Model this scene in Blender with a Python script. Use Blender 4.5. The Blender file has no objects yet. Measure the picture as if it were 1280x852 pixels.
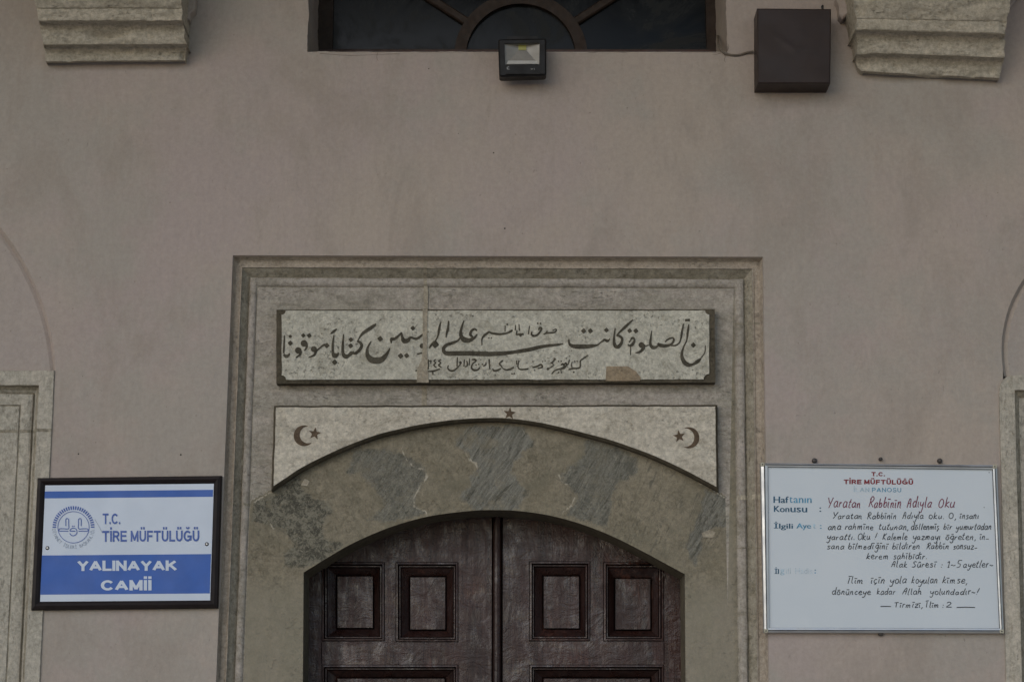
import bpy, bmesh, math, random
from mathutils import Vector, noise
from mathutils.geometry import delaunay_2d_cdt
R = math.radians
random.seed(7)
sc = bpy.context.scene
# ------------------------------------------------------------------ camera
F = 2661.0                                   # focal length in photo pixels (1280 wide)
PITCH = math.atan(559.0 / F)
CAM = Vector((0.0, -8.0, 1.6))
cd = bpy.data.cameras.new('camera'); cam = bpy.data.objects.new('camera', cd)
sc.collection.objects.link(cam); sc.camera = cam
cd.sensor_width = 36.0; cd.lens = F / 1280 * 36.0; cd.clip_end = 500
cam.location = CAM; cam.rotation_euler = (R(90) + PITCH, 0, 0)
# ------------------------------------------------------------------ sky, sun, exposure
SUN_EL, SUN_AZ = R(27), R(-30)               # azimuth measured from straight behind the camera, negative = left
w = bpy.data.worlds.new('World'); sc.world = w; w.use_nodes = True
nt = w.node_tree; bg = nt.nodes['Background']
sky = nt.nodes.new('ShaderNodeTexSky'); sky.sky_type = 'NISHITA'; sky.sun_disc = False
sky.sun_elevation = SUN_EL; sky.sun_rotation = math.pi - SUN_AZ
sky.air_density = 1.0; sky.dust_density = 0.6; sky.ozone_density = 1.0
nt.links.new(sky.outputs[0], bg.inputs[0]); bg.inputs[1].default_value = 0.10
sl = bpy.data.lights.new('sun', 'SUN'); sl.energy = 0.75; sl.angle = R(60); sl.color = (1, .97, .93)
so = bpy.data.objects.new('sun', sl); sc.collection.objects.link(so)
sd = Vector((math.sin(SUN_AZ) * math.cos(SUN_EL), -math.cos(SUN_AZ) * math.cos(SUN_EL), math.sin(SUN_EL)))
so.rotation_euler = sd.to_track_quat('Z', 'Y').to_euler(); so.location = (-4, -12, 14)
vs = sc.view_settings; vs.view_transform = 'Standard'; vs.look = 'None'; vs.gamma = 1; vs.use_curve_mapping = False
vs.exposure = 0.10

# ------------------------------------------------------------------ photo pixel -> point on the plane y = -h
cp, sp = math.cos(PITCH), math.sin(PITCH)
def P(px, py, h=0.0):
    dx = px - 640.0; v = 426.0 - py
    d = Vector((dx, F * cp - v * sp, F * sp + v * cp))
    return CAM + d * ((8.0 - h) / d.y)
def XZ(px, py, h=0.0):
    p = P(px, py, h); return (p.x, p.z)
PX = 0.00308
# ------------------------------------------------------------------ node helpers
class NT:
    def __init__(s, name):
        s.m = bpy.data.materials.new(name); s.m.use_nodes = True
        s.t = s.m.node_tree; s.b = s.t.nodes['Principled BSDF']
        s.pos = s.n('ShaderNodeNewGeometry').outputs['Position']
    def n(s, typ, **kw):
        o = s.t.nodes.new(typ)
        for k, v in kw.items(): setattr(o, k, v)
        return o
    def put(s, sock, v):
        if v is None: return
        if isinstance(v, bpy.types.NodeSocket): s.t.links.new(v, sock)
        elif isinstance(v, (tuple, list)) and sock.type == 'RGBA' and len(v) == 3: sock.default_value = (*v, 1)
        else: sock.default_value = v
    def mapv(s, scale, rot=(0, 0, 0), loc=(0, 0, 0)):
        src = s.pos
        if any(rot):                                  # turn first, then stretch
            r_ = s.n('ShaderNodeMapping'); s.put(r_.inputs['Vector'], src); r_.inputs['Rotation'].default_value = rot; src = r_.outputs[0]
        m = s.n('ShaderNodeMapping'); s.put(m.inputs['Vector'], src)
        m.inputs['Scale'].default_value = scale; m.inputs['Location'].default_value = loc
        return m.outputs[0]
    def noise(s, scale=1, detail=6, rough=.6, vec=None, dist=0):
        o = s.n('ShaderNodeTexNoise'); s.put(o.inputs['Vector'], vec or s.pos)
        o.inputs['Scale'].default_value = scale; o.inputs['Detail'].default_value = detail
        o.inputs['Roughness'].default_value = rough; o.inputs['Distortion'].default_value = dist
        return o.outputs[0]
    def voro(s, scale, vec=None):
        o = s.n('ShaderNodeTexVoronoi'); s.put(o.inputs['Vector'], vec or s.pos); o.inputs['Scale'].default_value = scale
        return o.outputs['Distance']
    def ramp(s, v, a, b, lo=0.0, hi=1.0):
        o = s.n('ShaderNodeMapRange', interpolation_type='SMOOTHSTEP'); s.put(o.inputs[0], v)
        o.inputs[1].default_value = a; o.inputs[2].default_value = b; o.inputs[3].default_value = lo; o.inputs[4].default_value = hi
        return o.outputs[0]
    def math(s, op, a, b=None):
        o = s.n('ShaderNodeMath', operation=op); s.put(o.inputs[0], a); s.put(o.inputs[1], b); return o.outputs[0]
    def mix(s, f, a, b, blend='MIX'):
        o = s.n('ShaderNodeMix', data_type='RGBA', blend_type=blend)
        s.put(o.inputs['Factor'], f); s.put(o.inputs[6], a); s.put(o.inputs[7], b); return o.outputs[2]
    def attr(s, name):
        return s.n('ShaderNodeAttribute', attribute_name=name).outputs['Fac']
    def bump(s, h, strength=.5, dist=.002, normal=None):
        o = s.n('ShaderNodeBump'); o.inputs['Strength'].default_value = strength; o.inputs['Distance'].default_value = dist
        s.put(o.inputs['Height'], h); s.put(o.inputs['Normal'], normal); return o.outputs[0]
    def out(s, col=None, rough=None, normal=None, spec=None, metal=None, coat=None):
        s.put(s.b.inputs['Base Color'], col); s.put(s.b.inputs['Roughness'], rough); s.put(s.b.inputs['Normal'], normal)
        s.put(s.b.inputs['Specular IOR Level'], spec); s.put(s.b.inputs['Metallic'], metal); s.put(s.b.inputs['Coat Weight'], coat)
        return s.m
def plaster(name, ca, cb, cc, pit=.5):
    s = NT(name)
    c = s.mix(s.ramp(s.noise(1.1, 5, .6), .36, .64), ca, cb)
    c = s.mix(s.ramp(s.noise(1.7, 6, .68, loc(s, 3)), .45, .62, 0, .85), c, cc)
    c = s.mix(s.ramp(s.noise(3.6, 7, .68, s.mapv((1, 1, .55), loc=(9, 4, 2)), .5),   .46, .66, 0, .6), c, tuple(x * .82 for x in ca))
    c = s.mix(1, c, s.ramp(s.noise(1, 6, .75, s.mapv((40, 40, 9))), .3, .7, .975, 1.025), 'MULTIPLY')
    c = s.mix(1, c, s.ramp(s.noise(48, 7, .85), .3, .7, .92, 1.08), 'MULTIPLY')
    sel = s.ramp(s.noise(5, 4, .65), .50, .62)
    pits = s.math('MULTIPLY', s.ramp(s.noise(1, 5, .75, s.mapv((75, 75, 40))), .60, .68), sel)
    dots = s.math('MULTIPLY', s.ramp(s.voro(16), .03, .055, 1, 0), s.ramp(s.noise(3, 2, .5, loc(s, 6)), .44, .52))
    pits = s.math('MAXIMUM', pits, dots)
    c = s.mix(s.math('MULTIPLY', pits, pit), c, tuple(x * .45 for x in ca))
    h1 = s.noise(50, 6, .75, s.mapv((1, 1, .8))); h2 = s.noise(420, 2, .5); h3 = s.noise(4, 4, .55)
    n = s.bump(h3, .45, .03); n = s.bump(s.noise(16, 6, .7, s.mapv((1, 1, .6))), .35, .008, n); n = s.bump(h1, .35, .003, n); n = s.bump(h2, .25, .001, n)
    n = s.bump(pits, .5, -.002, n)
    return s.out(c, .9, n, .25)
def loc(s, k): return s.mapv((1, 1, 1), loc=(k * 3.1, k * 1.7, k * 2.3))
def stone_nodes(s, ca, cb, cd_, k=0, scale=1.0, dark=.5, stretch=(1, 1, 1), pitting=.5):
    wm = lambda t: tuple(min(.72, x * y) for x, y in zip(t, (1.04, 1.01, .99)))
    ca, cb, cd_ = wm(ca), wm(cb), wm(cd_)
    v = s.mapv(stretch, loc=(k * 3.1, k * 1.7, k * 2.3))
    c = s.mix(s.ramp(s.noise(4 * scale, 8, .72, v, .9), .38, .62), ca, cb)
    gr = s.ramp(s.noise(9 * scale, 9, .8, v, 1.4), .48, .66, 0, dark)
    c = s.mix(gr, c, cd_)
    # scratchy weathering lines and pale worn spots
    sc_ = s.ramp(s.noise(1, 8, .82, s.mapv((9 * scale, 9, 70 * scale), (0, R(24), 0), (k, k, 0)), 1.2), .55, .70, 0, .55)
    c = s.mix(sc_, c, cd_)
    pale = s.ramp(s.noise(15 * scale, 8, .78, s.mapv(stretch, loc=(k * 1.3, 5, k)), .6), .56, .70, 0, .5)
    c = s.mix(pale, c, tuple(min(.7, x * 1.28) for x in ca))
    sp_ = s.ramp(s.noise(58, 7, .85), .32, .70, .70, 1.28)
    c = s.mix(1, c, sp_, 'MULTIPLY')
    pv = s.ramp(s.noise(80, 6, .78, v), .55, .64)
    pz = s.math('MULTIPLY', pv, s.ramp(s.noise(7 * scale, 4, .65, v), .42, .62))
    c = s.mix(s.math('MULTIPLY', pz, pitting), c, tuple(x * .5 for x in cd_))
    n = s.bump(s.noise(9, 7, .65, v), .5, .014); n = s.bump(s.noise(110, 7, .75), .6, .0025, n); n = s.bump(pz, .6, -.003, n)
    return c, n
def stone(name, ca, cb, cd_, **kw):
    s = NT(name); c, n = stone_nodes(s, ca, cb, cd_, **kw); return s.out(c, .88, n, .25)
def paint(name, col, rough=.5, var=.12, scale=30, spec=.5, metal=0.0, bumpk=.1):
    s = NT(name)
    c = s.mix(1, col, s.ramp(s.noise(scale, 5, .6), .3, .7, 1 - var, 1 + var), 'MULTIPLY')
    r = s.ramp(s.noise(scale * .6, 4, .6), .3, .7, max(.03, rough - .1), min(1, rough + .1))
    return s.out(c, r, s.bump(s.noise(scale * 4, 4, .6), bumpk, .001), spec, metal)

M = {}
M['plaster'] = plaster('pink_grey_plaster', (.435, .37, .315), (.425, .355, .325), (.395, .355, .31))
M['plaster2'] = plaster('blind_arch_plaster', (.42, .362, .318), (.415, .355, .325), (.39, .352, .315))
M['field'] = stone('grey_marble', (.42, .385, .34), (.345, .325, .275), (.20, .185, .145), k=1, dark=.6, stretch=(.6, 1, 1.6))
M['roll'] = stone('lilac_marble', (.42, .385, .345), (.345, .32, .275), (.18, .165, .12), k=2, dark=.6, stretch=(1, 1, 1))
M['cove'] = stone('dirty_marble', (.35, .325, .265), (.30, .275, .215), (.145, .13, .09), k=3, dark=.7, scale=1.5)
M['fillet'] = stone('plaster_smeared_marble', (.40, .345, .28), (.37, .325, .265), (.22, .185, .14), k=4, dark=.45, stretch=(.5, 1, .5))
M['panel'] = stone('pale_marble', (.56, .55, .47), (.49, .48, .41), (.25, .235, .18), k=5, dark=.6, scale=.9, pitting=1)
M['spandrel'] = stone('cream_marble', (.58, .545, .46), (.51, .475, .395), (.29, .26, .20), k=6, dark=.5, scale=1.2, stretch=(.7, 1, 1.2))
M['rim'] = stone('dirty_shaded_edge', (.075, .065, .045), (.11, .095, .068), (.04, .034, .024), k=7, dark=.5, scale=2)
M['ink'] = stone('black_inlay', (.055, .05, .036), (.085, .077, .058), (.16, .145, .11), k=8, dark=.6, scale=5, pitting=0)
M['emblem'] = stone('brown_inlay', (.105, .075, .05), (.13, .095, .065), (.07, .05, .035), k=9, dark=.5, scale=4, pitting=0)
M['mortar'] = stone('tan_mortar', (.39, .35, .275), (.35, .315, .245), (.25, .22, .17), k=10, dark=.5, scale=2)
M['mortar_pale'] = stone('pale_mortar', (.5, .46, .37), (.42, .38, .30), (.3, .26, .2), k=11, dark=.4, scale=3)
M['patch'] = stone('brown_mortar', (.33, .265, .18), (.29, .235, .165), (.22, .18, .125), k=12, dark=.5, scale=2, pitting=.1)
M['jamb'] = stone('side_marble', (.43, .41, .35), (.48, .45, .385), (.24, .225, .175), k=13, dark=.55, stretch=(1.4, 1, .5))
M['corbel'] = stone('corbel_limestone', (.42, .385, .31), (.48, .44, .36), (.22, .20, .15), k=14, dark=.5, scale=1.6, stretch=(.5, 1, 1.4), pitting=.7)
M['soffit'] = stone('shaded_soffit_stone', (.12, .105, .075), (.16, .14, .10), (.07, .06, .04), k=15, dark=.5)
M['hole'] = paint('dark_hole', (.01, .009, .008), .9)
M['floor'] = stone('paving_stone', (.40, .38, .34), (.45, .43, .39), (.27, .25, .22), k=16, dark=.4, scale=.3)
M['black'] = paint('black_enamel', (.009, .008, .008), .5, .2, 30, .3)
M['winwood'] = paint('dark_window_wood', (.034, .022, .016), .6, .25, 40, .3)
M['winwood_red'] = paint('red_brown_window_wood', (.06, .028, .022), .55, .3, 40)
M['alu'] = paint('aluminium', (.56, .57, .58), .38, .05, 20, .5, .75)
M['alu_dark'] = paint('aluminium_groove', (.17, .18, .19), .45, .05, 20, .5, .6)
M['cap'] = paint('cream_plastic', (.42, .40, .31), .5, .1)
M['bolt'] = paint('dark_bolt', (.05, .043, .04), .5, .2, 80)
M['signframe'] = paint('dark_brown_plastic', (.013, .008, .008), .5, .15, 30, .3)
M['white_sheet'] = paint('sign_white', (.60, .675, .79), .4, .02, 12)
M['blue_sheet'] = paint('sign_blue', (.040, .125, .45), .45, .06, 12, .35)
M['blue_ink'] = paint('sign_blue_ink', (.05, .115, .40), .45, .05)
M['grey_ink'] = paint('faded_grey_ink', (.30, .36, .45), .5, .05)
M['screw'] = paint('steel_screw', (.6, .6, .6), .3, .1, 90, .5, .9)
M['red_ink'] = paint('dark_red_print', (.22, .012, .02), .45, .1, 60)
M['teal_ink'] = paint('dark_teal_print', (.012, .085, .16), .45, .25, 60)
M['teal_mid'] = paint('faded_teal_print', (.08, .27, .42), .5, .35, 90)
M['teal_pale'] = paint('very_faded_teal_print', (.38, .52, .61), .5, .25, 90)
M['very_pale'] = paint('almost_gone_print', (.50, .60, .67), .5, .2, 90)
M['marker_red'] = paint('red_marker', (.17, .018, .05), .5, .2, 120)
M['marker'] = paint('black_marker', (.022, .026, .035), .5, .25, 120)
M['box'] = paint('brown_metal', (.036, .024, .021), .5, .12, 8, .3)
M['cable'] = paint('dusty_cable', (.16, .13, .10), .7, .2, 60)
M['chip'] = paint('yellow_led', (.34, .32, .07), .4, .05)
M['chrome'] = paint('reflector_foil', (.30, .285, .26), .45, .08, 40, .4, .25)
M['lip'] = paint('reflector_bright_lip', (.62, .61, .58), .4, .05, 40, .5, .3)
M['mark'] = paint('grey_print', (.33, .33, .33), .6, .1)
def mk_board():
    s = NT('whiteboard_enamel')
    c = s.mix(s.ramp(s.noise(3, 4, .6), .35, .7), (.62, .675, .725), (.65, .70, .745))
    c = s.mix(s.ramp(s.noise(1, 5, .7, s.mapv((16, 16, 5), (0, R(20), 0))), .55, .75, 0, .1), c, (.53, .60, .66))
    return s.out(c, .32, None, .4)
M['board'] = mk_board()
def mk_glass():
    s = NT('dusty_dark_glass')
    d = s.ramp(s.noise(2.6, 8, .72, s.mapv((1, 1, 1.6), (0, R(25), 0)), .6), .42, .75, 0, .8)
    c = s.mix(d, (.005, .006, .006), (.028, .029, .028))
    sp_ = s.math('MULTIPLY', s.ramp(s.voro(60), .04, .08, 1, 0), s.ramp(s.noise(12, 2, .5), .52, .6))
    c = s.mix(s.math('MULTIPLY', sp_, .5), c, (.12, .12, .11))
    return s.out(c, s.ramp(d, 0, .7, .15, .45), None, .18)
M['glass'] = mk_glass()
def mk_wood(name, ca, cb, cc, rgh=.27, coat=.5):
    s = NT(name)
    vb = s.mapv((9, 9, 1.6)); v = s.mapv((55, 55, 3.2))
    c = s.mix(s.ramp(s.noise(1, 7, .7, vb, .6), .36, .64), ca, cb)
    c = s.mix(s.ramp(s.noise(1, 8, .75, v, .4), .46, .66, 0, .75), c, cc)
    worn = s.math('MULTIPLY', s.ramp(s.noise(3.2, 6, .7, loc(s, 2)), .54, .66), s.ramp(s.noise(1, 7, .8, s.mapv((60, 60, 6))), .45, .6))
    c = s.mix(s.math('MULTIPLY', worn, .6), c, (.13, .052, .036))
    n = s.bump(s.noise(1, 7, .7, s.mapv((70, 70, 5)), .4), .55, .003)
    n = s.bump(s.noise(1, 6, .68, s.mapv((11, 11, 15)), 1.6), .55, .010, n)
    n = s.bump(s.noise(1.6, 3, .5, loc(s, 4)), .5, .035, n)
    r = s.ramp(s.noise(1, 7, .75, s.mapv((16, 16, 5))), .35, .65, rgh - .1, rgh + .25)
    cw = s.ramp(s.noise(1, 8, .76, s.mapv((15, 15, 5), loc=(3, 3, 8)), .6), .46, .66, 0, coat)
    s.put(s.b.inputs['Coat Roughness'], .14); s.put(s.b.inputs['Coat Normal'], n)
    s.b.inputs['Coat IOR'].default_value = 1.65
    return s.out(c, r, n, .5 if coat else .1, None, cw)
M['wood'] = mk_wood('dark_varnished_wood', (.034, .0145, .0115), (.050, .020, .016), (.014, .006, .0055), .28, .7)
M['wood_red'] = mk_wood('red_brown_varnished_wood', (.033, .013, .010), (.025, .010, .008), (.011, .005, .004), .3, .8)
M['wood_dark'] = mk_wood('dark_groove_wood', (.009, .005, .004), (.012, .006, .006), (.006, .003, .003), .6, 0)  # darker wood tone for panel grooves and joint lines

# arch face: joggled slate and tan blocks, distances carried by vertex attributes
def mk_arch():
    s = NT('joggled_arch_stone')
    c, n = stone_nodes(s, (.235, .21, .152), (.27, .242, .18), (.16, .145, .105), k=20, dark=.6, scale=1.1, pitting=.25)
    c = s.mix(s.ramp(s.noise(2.6, 8, .74, loc(s, 9), .8), .46, .66, 0, .55), c, (.175, .16, .115))
    grey = s.mix(s.ramp(s.noise(5, 6, .7, s.mapv((1, 1, .5))), .35, .65), (.27, .25, .19), (.335, .30, .24))
    c = s.mix(s.ramp(s.attr('low'), .2, .8, 0, .55), c, grey)
    def streaks(rot):
        return s.noise(1, 7, .75, s.mapv((62, 1, 9), (0, rot, 0)), .9)
    st = streaks(R(-34)); ch = s.noise(42, 9, .85, None, .35)
    slate = s.mix(s.ramp(st, .34, .66), (.14, .135, .11), (.275, .262, .22))
    slate = s.mix(s.ramp(s.noise(1, 7, .75, s.mapv((44, 1, 7), (0, R(-34), 0), (3, 0, 1)), 1.2), .52, .64, 0, .75), slate, (.065, .061, .045))
    chip = s.mix(s.ramp(ch, .44, .56), (.085, .08, .062), (.24, .222, .17))
    slate = s.mix(s.attr('chip'), slate, chip)
    slate = s.mix(1, slate, s.ramp(s.noise(150, 4, .7), .3, .7, .8, 1.18), 'MULTIPLY')
    d = s.math('ADD', s.attr('slate'), s.math('MULTIPLY', s.math('SUBTRACT', s.noise(17, 9, .8), .5), .10))
    f = s.ramp(d, -.006, .006)
    holes = s.ramp(s.noise(10, 7, .72, loc(s, 5)), .56, .64, 1, .25)
    f = s.math('MULTIPLY', f, s.mix(s.attr('chip'), s.ramp(s.noise(9, 7, .75, loc(s, 6)), .50, .66, 1, .3), holes))
    c = s.mix(f, c, slate)
    # crack network in the tan stone
    cr = s.math('MULTIPLY', s.ramp(s.noise(1, 8, .75, s.mapv((46, 1, 7), (0, R(-24), 0)), 2.0), .54, .60), s.attr('crack'))
    c = s.mix(s.math('MULTIPLY', cr, .55), c, (.10, .095, .078))
    md = s.math('ADD', s.attr('mortar'), s.math('MULTIPLY', s.math('SUBTRACT', s.noise(30, 6, .7), .5), .010))
    mf = s.math('MULTIPLY', s.ramp(md, .0012, .0045, 1, 0), s.ramp(s.noise(13, 4, .6, loc(s, 8)), .38, .5))
    c = s.mix(s.math('MULTIPLY', mf, .8), c, (.50, .45, .36))
    h = s.math('MULTIPLY', f, st)
    n = s.bump(h, .6, -.006, n); n = s.bump(s.math('MULTIPLY', f, ch), .5, .004, n)
    return s.out(c, .85, n, .25)
M['arch'] = mk_arch()

M['crack'] = paint('hairline_crack', (.16, .13, .11), .9)
M['chipped'] = plaster('chipped_pale_plaster', (.52, .46, .40), (.48, .42, .37), (.40, .35, .30))
M['porch'] = plaster('added_roof_plaster', (.55, .44, .34), (.52, .42, .33), (.48, .39, .31))
# ------------------------------------------------------------------ mesh helpers
class MB:
    """collects faces with a material per face, coordinates in world metres"""
    def __init__(s): s.v, s.f, s.m, s.mats = [], [], [], []
    def mi(s, m):
        if m not in s.mats: s.mats.append(m)
        return s.mats.index(m)
    def add(s, verts, faces, m):
        b = len(s.v); s.v += [tuple(x) for x in verts]; k = s.mi(m)
        for f in faces: s.f.append(tuple(b + i for i in f)); s.m.append(k)
        return b
    def build(s, name, parent=None, smooth=False):
        me = bpy.data.meshes.new(name)
        o = Vector((0, 0, 0))
        if parent is not None: o = worldloc(parent)
        me.from_pydata([tuple(Vector(v) - o) for v in s.v], [], s.f)
        for m in s.mats: me.materials.append(M[m])
        me.polygons.foreach_set('material_index', s.m)
        if smooth: me.polygons.foreach_set('use_smooth', [True] * len(s.f))
        bm = bmesh.new(); bm.from_mesh(me); bmesh.ops.remove_doubles(bm, verts=bm.verts, dist=1e-6)
        bm.to_mesh(me); bm.free(); me.update()
        ob = bpy.data.objects.new(name, me); sc.collection.objects.link(ob)
        if parent is not None: ob.parent = parent
        if smooth:
            me.shade_smooth() if hasattr(me, 'shade_smooth') else None
            me.set_sharp_from_angle(angle=R(35))
        return ob
def worldloc(o):
    v = Vector(o.location)
    while o.parent: o = o.parent; v += Vector(o.location)
    return v
def thing(name, label, cat, at, group=None):
    o = bpy.data.objects.new(name, None); o.empty_display_size = .1; sc.collection.objects.link(o)
    o.location = at; tag(o, label, cat, group); return o
def tag(o, label, cat, group=None, kind=None):
    o['label'] = label; o['category'] = cat
    if group: o['group'] = group
    if kind: o['kind'] = kind
    return o
def n2(p, q, s): return noise.noise(Vector((p, q, s)))
def rough(loop, step=.03, amp=.002, seed=0.0, closed=True, freq=14):
    out = []; n = len(loop)
    for i in range(n if closed else n - 1):
        a = Vector(loop[i]); b = Vector(loop[(i + 1) % n]); L = (b - a).length; k = max(1, int(L / step))
        nrm = Vector((b.y - a.y, a.x - b.x)); nrm = nrm / (nrm.length or 1)
        for j in range(k):
            p = a.lerp(b, j / k)
            e = 0 if (j == 0) else n2(p.x * freq, p.y * freq, seed) * amp + n2(p.x * freq * 4, p.y * freq * 4, seed + 5) * amp * .6
            q = p + nrm * e; out.append((q.x, q.y))
    if not closed: out.append(tuple(loop[-1]))
    return out
def area(l): return .5 * sum(l[i][0] * l[(i + 1) % len(l)][1] - l[(i + 1) % len(l)][0] * l[i][1] for i in range(len(l)))
def fill(mb, outer, holes, h, m, grid=None, pts=()):
    """flat face at y=-h bounded by outer minus holes (x,z)"""
    vs_, es = [], []
    for lp in [outer] + list(holes):
        b = len(vs_); vs_ += [Vector(p) for p in lp]; n = len(lp)
        es += [(b + i, b + (i + 1) % n) for i in range(n)]
    for p in pts: vs_.append(Vector(p))
    rv, re, rf, _, _, _ = delaunay_2d_cdt(vs_, es, [], 1, 1e-6)
    fs = []
    loops = [outer] + list(holes)
    for f in rf:
        a, b, c = (rv[i] for i in f[:3])
        m_ = (a + b + c) / 3; ins = False
        for lp in (loops if len(rf) < 3000 or holes else []):
            for i in range(len(lp)):
                p, q = lp[i], lp[i - 1]
                if (p[1] > m_.y) != (q[1] > m_.y) and m_.x < (q[0] - p[0]) * (m_.y - p[1]) / (q[1] - p[1]) + p[0]: ins = not ins
        if not ins and (len(rf) < 3000 or holes): continue
        # facing -y: counter-clockwise seen from the camera (x right, z up)
        fs.append(tuple(f) if (b - a).cross(c - a) > 0 else tuple(reversed(f)))
    mb.add([(p.x, -h, p.y) for p in rv], fs, m)
    return rv
def wallstrip(mb, loop, h0, h1, m, closed=True, flip=False):
    n = len(loop); v = [(p[0], -h0, p[1]) for p in loop] + [(p[0], -h1, p[1]) for p in loop]
    fs = []
    for i in range(n if closed else n - 1):
        j = (i + 1) % n; q = (i, n + i, n + j, j); fs.append(tuple(reversed(q)) if flip else q)
    mb.add(v, fs, m)
def bridge(mb, la, ha, lb, hb, m, closed=True):
    n = len(la); v = [(p[0], -ha, p[1]) for p in la] + [(p[0], -hb, p[1]) for p in lb]
    mb.add(v, [(i, (i + 1) % n, n + (i + 1) % n, n + i) for i in range(n if closed else n - 1)], m)
def ccw(l): return list(l) if area(l) > 0 else list(reversed(l))
def offset(loop, d):
    """inset a ccw loop by d"""
    n = len(loop); out = []
    for i in range(n):
        p, q, r = (Vector(loop[(i + k) % n]) for k in (-1, 0, 1))
        a = (q - p).normalized(); b = (r - q).normalized()
        na = Vector((-a.y, a.x)); nb = Vector((-b.y, b.x)); s = na + nb
        s = s / max(.35, s.length_squared) * 2 if s.length > 1e-6 else na
        out.append(tuple(q + s * d * .5 * 1.0 if False else q + s * d))
    return out
def slab(mb, loop, h, thick, m, side=None, cham=0.0, chm=None):
    """solid plate with its front at h; optional chamfer"""
    loop = ccw(loop); side = side or m
    if cham:
        inn = offset(loop, cham); bridge(mb, loop, h - cham, inn, h, chm or m); fill(mb, inn, [], h, m)
        wallstrip(mb, loop, h - cham, h - thick, side)
    else:
        fill(mb, loop, [], h, m); wallstrip(mb, loop, h, h - thick, side)
def box(mb, x0, x1, y0, y1, z0, z1, m):
    v = [(x, y, z) for x in (x0, x1) for y in (y0, y1) for z in (z0, z1)]
    mb.add(v, [(0, 1, 3, 2), (4, 6, 7, 5), (0, 4, 5, 1), (2, 3, 7, 6), (0, 2, 6, 4), (1, 5, 7, 3)], m)
def bez(pts, n=6):
    """Catmull-Rom through pts of any dimension"""
    pts = [Vector(p) for p in pts]
    if len(pts) < 3: return pts
    out = []
    for i in range(len(pts) - 1):
        p0 = pts[max(0, i - 1)]; p1 = pts[i]; p2 = pts[i + 1]; p3 = pts[min(len(pts) - 1, i + 2)]
        for k in range(n):
            t = k / n
            out.append(.5 * (2 * p1 + (p2 - p0) * t + (2 * p0 - 5 * p1 + 4 * p2 - p3) * t * t + (3 * p1 - p0 - 3 * p2 + p3) * t ** 3))
    out.append(pts[-1]); return out
STROKE = [0]
def ribbon(mb, pts, h, m, n=6, thick=.0):
    """pts in photo pixels (x, y, width px); a pen stroke lying on plane h"""
    c = bez(pts, n); L, Rr = [], []
    STROKE[0] += 1; hh = h + (STROKE[0] % 40) * 2e-5
    for i, p in enumerate(c):
        a = c[max(0, i - 1)]; b = c[min(len(c) - 1, i + 1)]; t = Vector((b.x - a.x, b.y - a.y))
        t = t / (t.length or 1); nn = Vector((-t.y, t.x)) * max(.08, p.z) * .5
        L.append(P(p.x + nn.x, p.y + nn.y, hh)); Rr.append(P(p.x - nn.x, p.y - nn.y, hh))
    k = len(c); fs = [(i, i + 1, k + i + 1, k + i) for i in range(k - 1)]
    mb.add(L + Rr, fs, m)
def blob(mb, x, y, r, h, m, sides=4, rot=0, sx=1, sy=1):
    STROKE[0] += 1; hh = h + (STROKE[0] % 40) * 2e-5
    n = sides * (3 if sides == 4 else 1); v = []
    for i in range(n):
        a = rot + 2 * math.pi * i / n; rr = r
        if sides == 4: rr = r * (1.0 if i % 3 == 0 else .78)
        v.append(P(x + math.cos(a) * rr * sx, y + math.sin(a) * rr * sy, hh))
    mb.add(v, [tuple(range(n))[::-1]], m)
def tube(mb, path, r, m, sides=8):
    path = [Vector(p) for p in path]; rings = []
    for i, p in enumerate(path):
        t = (path[min(i + 1, len(path) - 1)] - path[max(i - 1, 0)]).normalized()
        u = t.orthogonal().normalized() if i == 0 else (u - t * u.dot(t)).normalized()
        w_ = t.cross(u); rings.append([p + (u * math.cos(a) + w_ * math.sin(a)) * r for a in [2 * math.pi * k / sides for k in range(sides)]])
    v = [q for rg in rings for q in rg]
    fs = [(i * sides + k, i * sides + (k + 1) % sides, (i + 1) * sides + (k + 1) % sides, (i + 1) * sides + k) for i in range(len(path) - 1) for k in range(sides)]
    fs += [tuple(range(sides))[::-1], tuple((len(path) - 1) * sides + k for k in range(sides))]
    mb.add(v, fs, m)
def disc(mb, c, r, depth, m, sides=16, dome=.3):
    """short round head facing the camera side (-y)"""
    v = []
    for (rr, yy) in ((r, depth), (r, 0), (r * .75, -depth * dome), (r * .3, -depth * dome * 1.4)):
        v += [(c[0] + rr * math.cos(2 * math.pi * k / sides), c[1] + yy, c[2] + rr * math.sin(2 * math.pi * k / sides)) for k in range(sides)]
    fs = [(j * sides + k, j * sides + (k + 1) % sides, (j + 1) * sides + (k + 1) % sides, (j + 1) * sides + k) for j in range(3) for k in range(sides)]
    fs.append(tuple(3 * sides + k for k in range(sides)))
    mb.add(v, fs, m)
def isect(p, d, q, e):
    den = d.x * e.y - d.y * e.x; t = ((q.x - p.x) * e.y - (q.y - p.y) * e.x) / den; return p + d * t
def sweep_path(path, o, fac, side=1):
    """offset an open polyline of (x,z) by o*fac per segment, mitred"""
    path = [Vector(p) for p in path]; segs = []
    for i in range(len(path) - 1):
        d = (path[i + 1] - path[i]).normalized(); nn = Vector((d.y, -d.x)) * side
        segs.append((path[i] + nn * o * fac[i], path[i + 1] + nn * o * fac[i], d))
    out = [segs[0][0]]
    for i in range(len(segs) - 1): out.append(isect(segs[i][0], segs[i][2], segs[i + 1][0], segs[i + 1][2]))
    out.append(segs[-1][1]); return out
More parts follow.
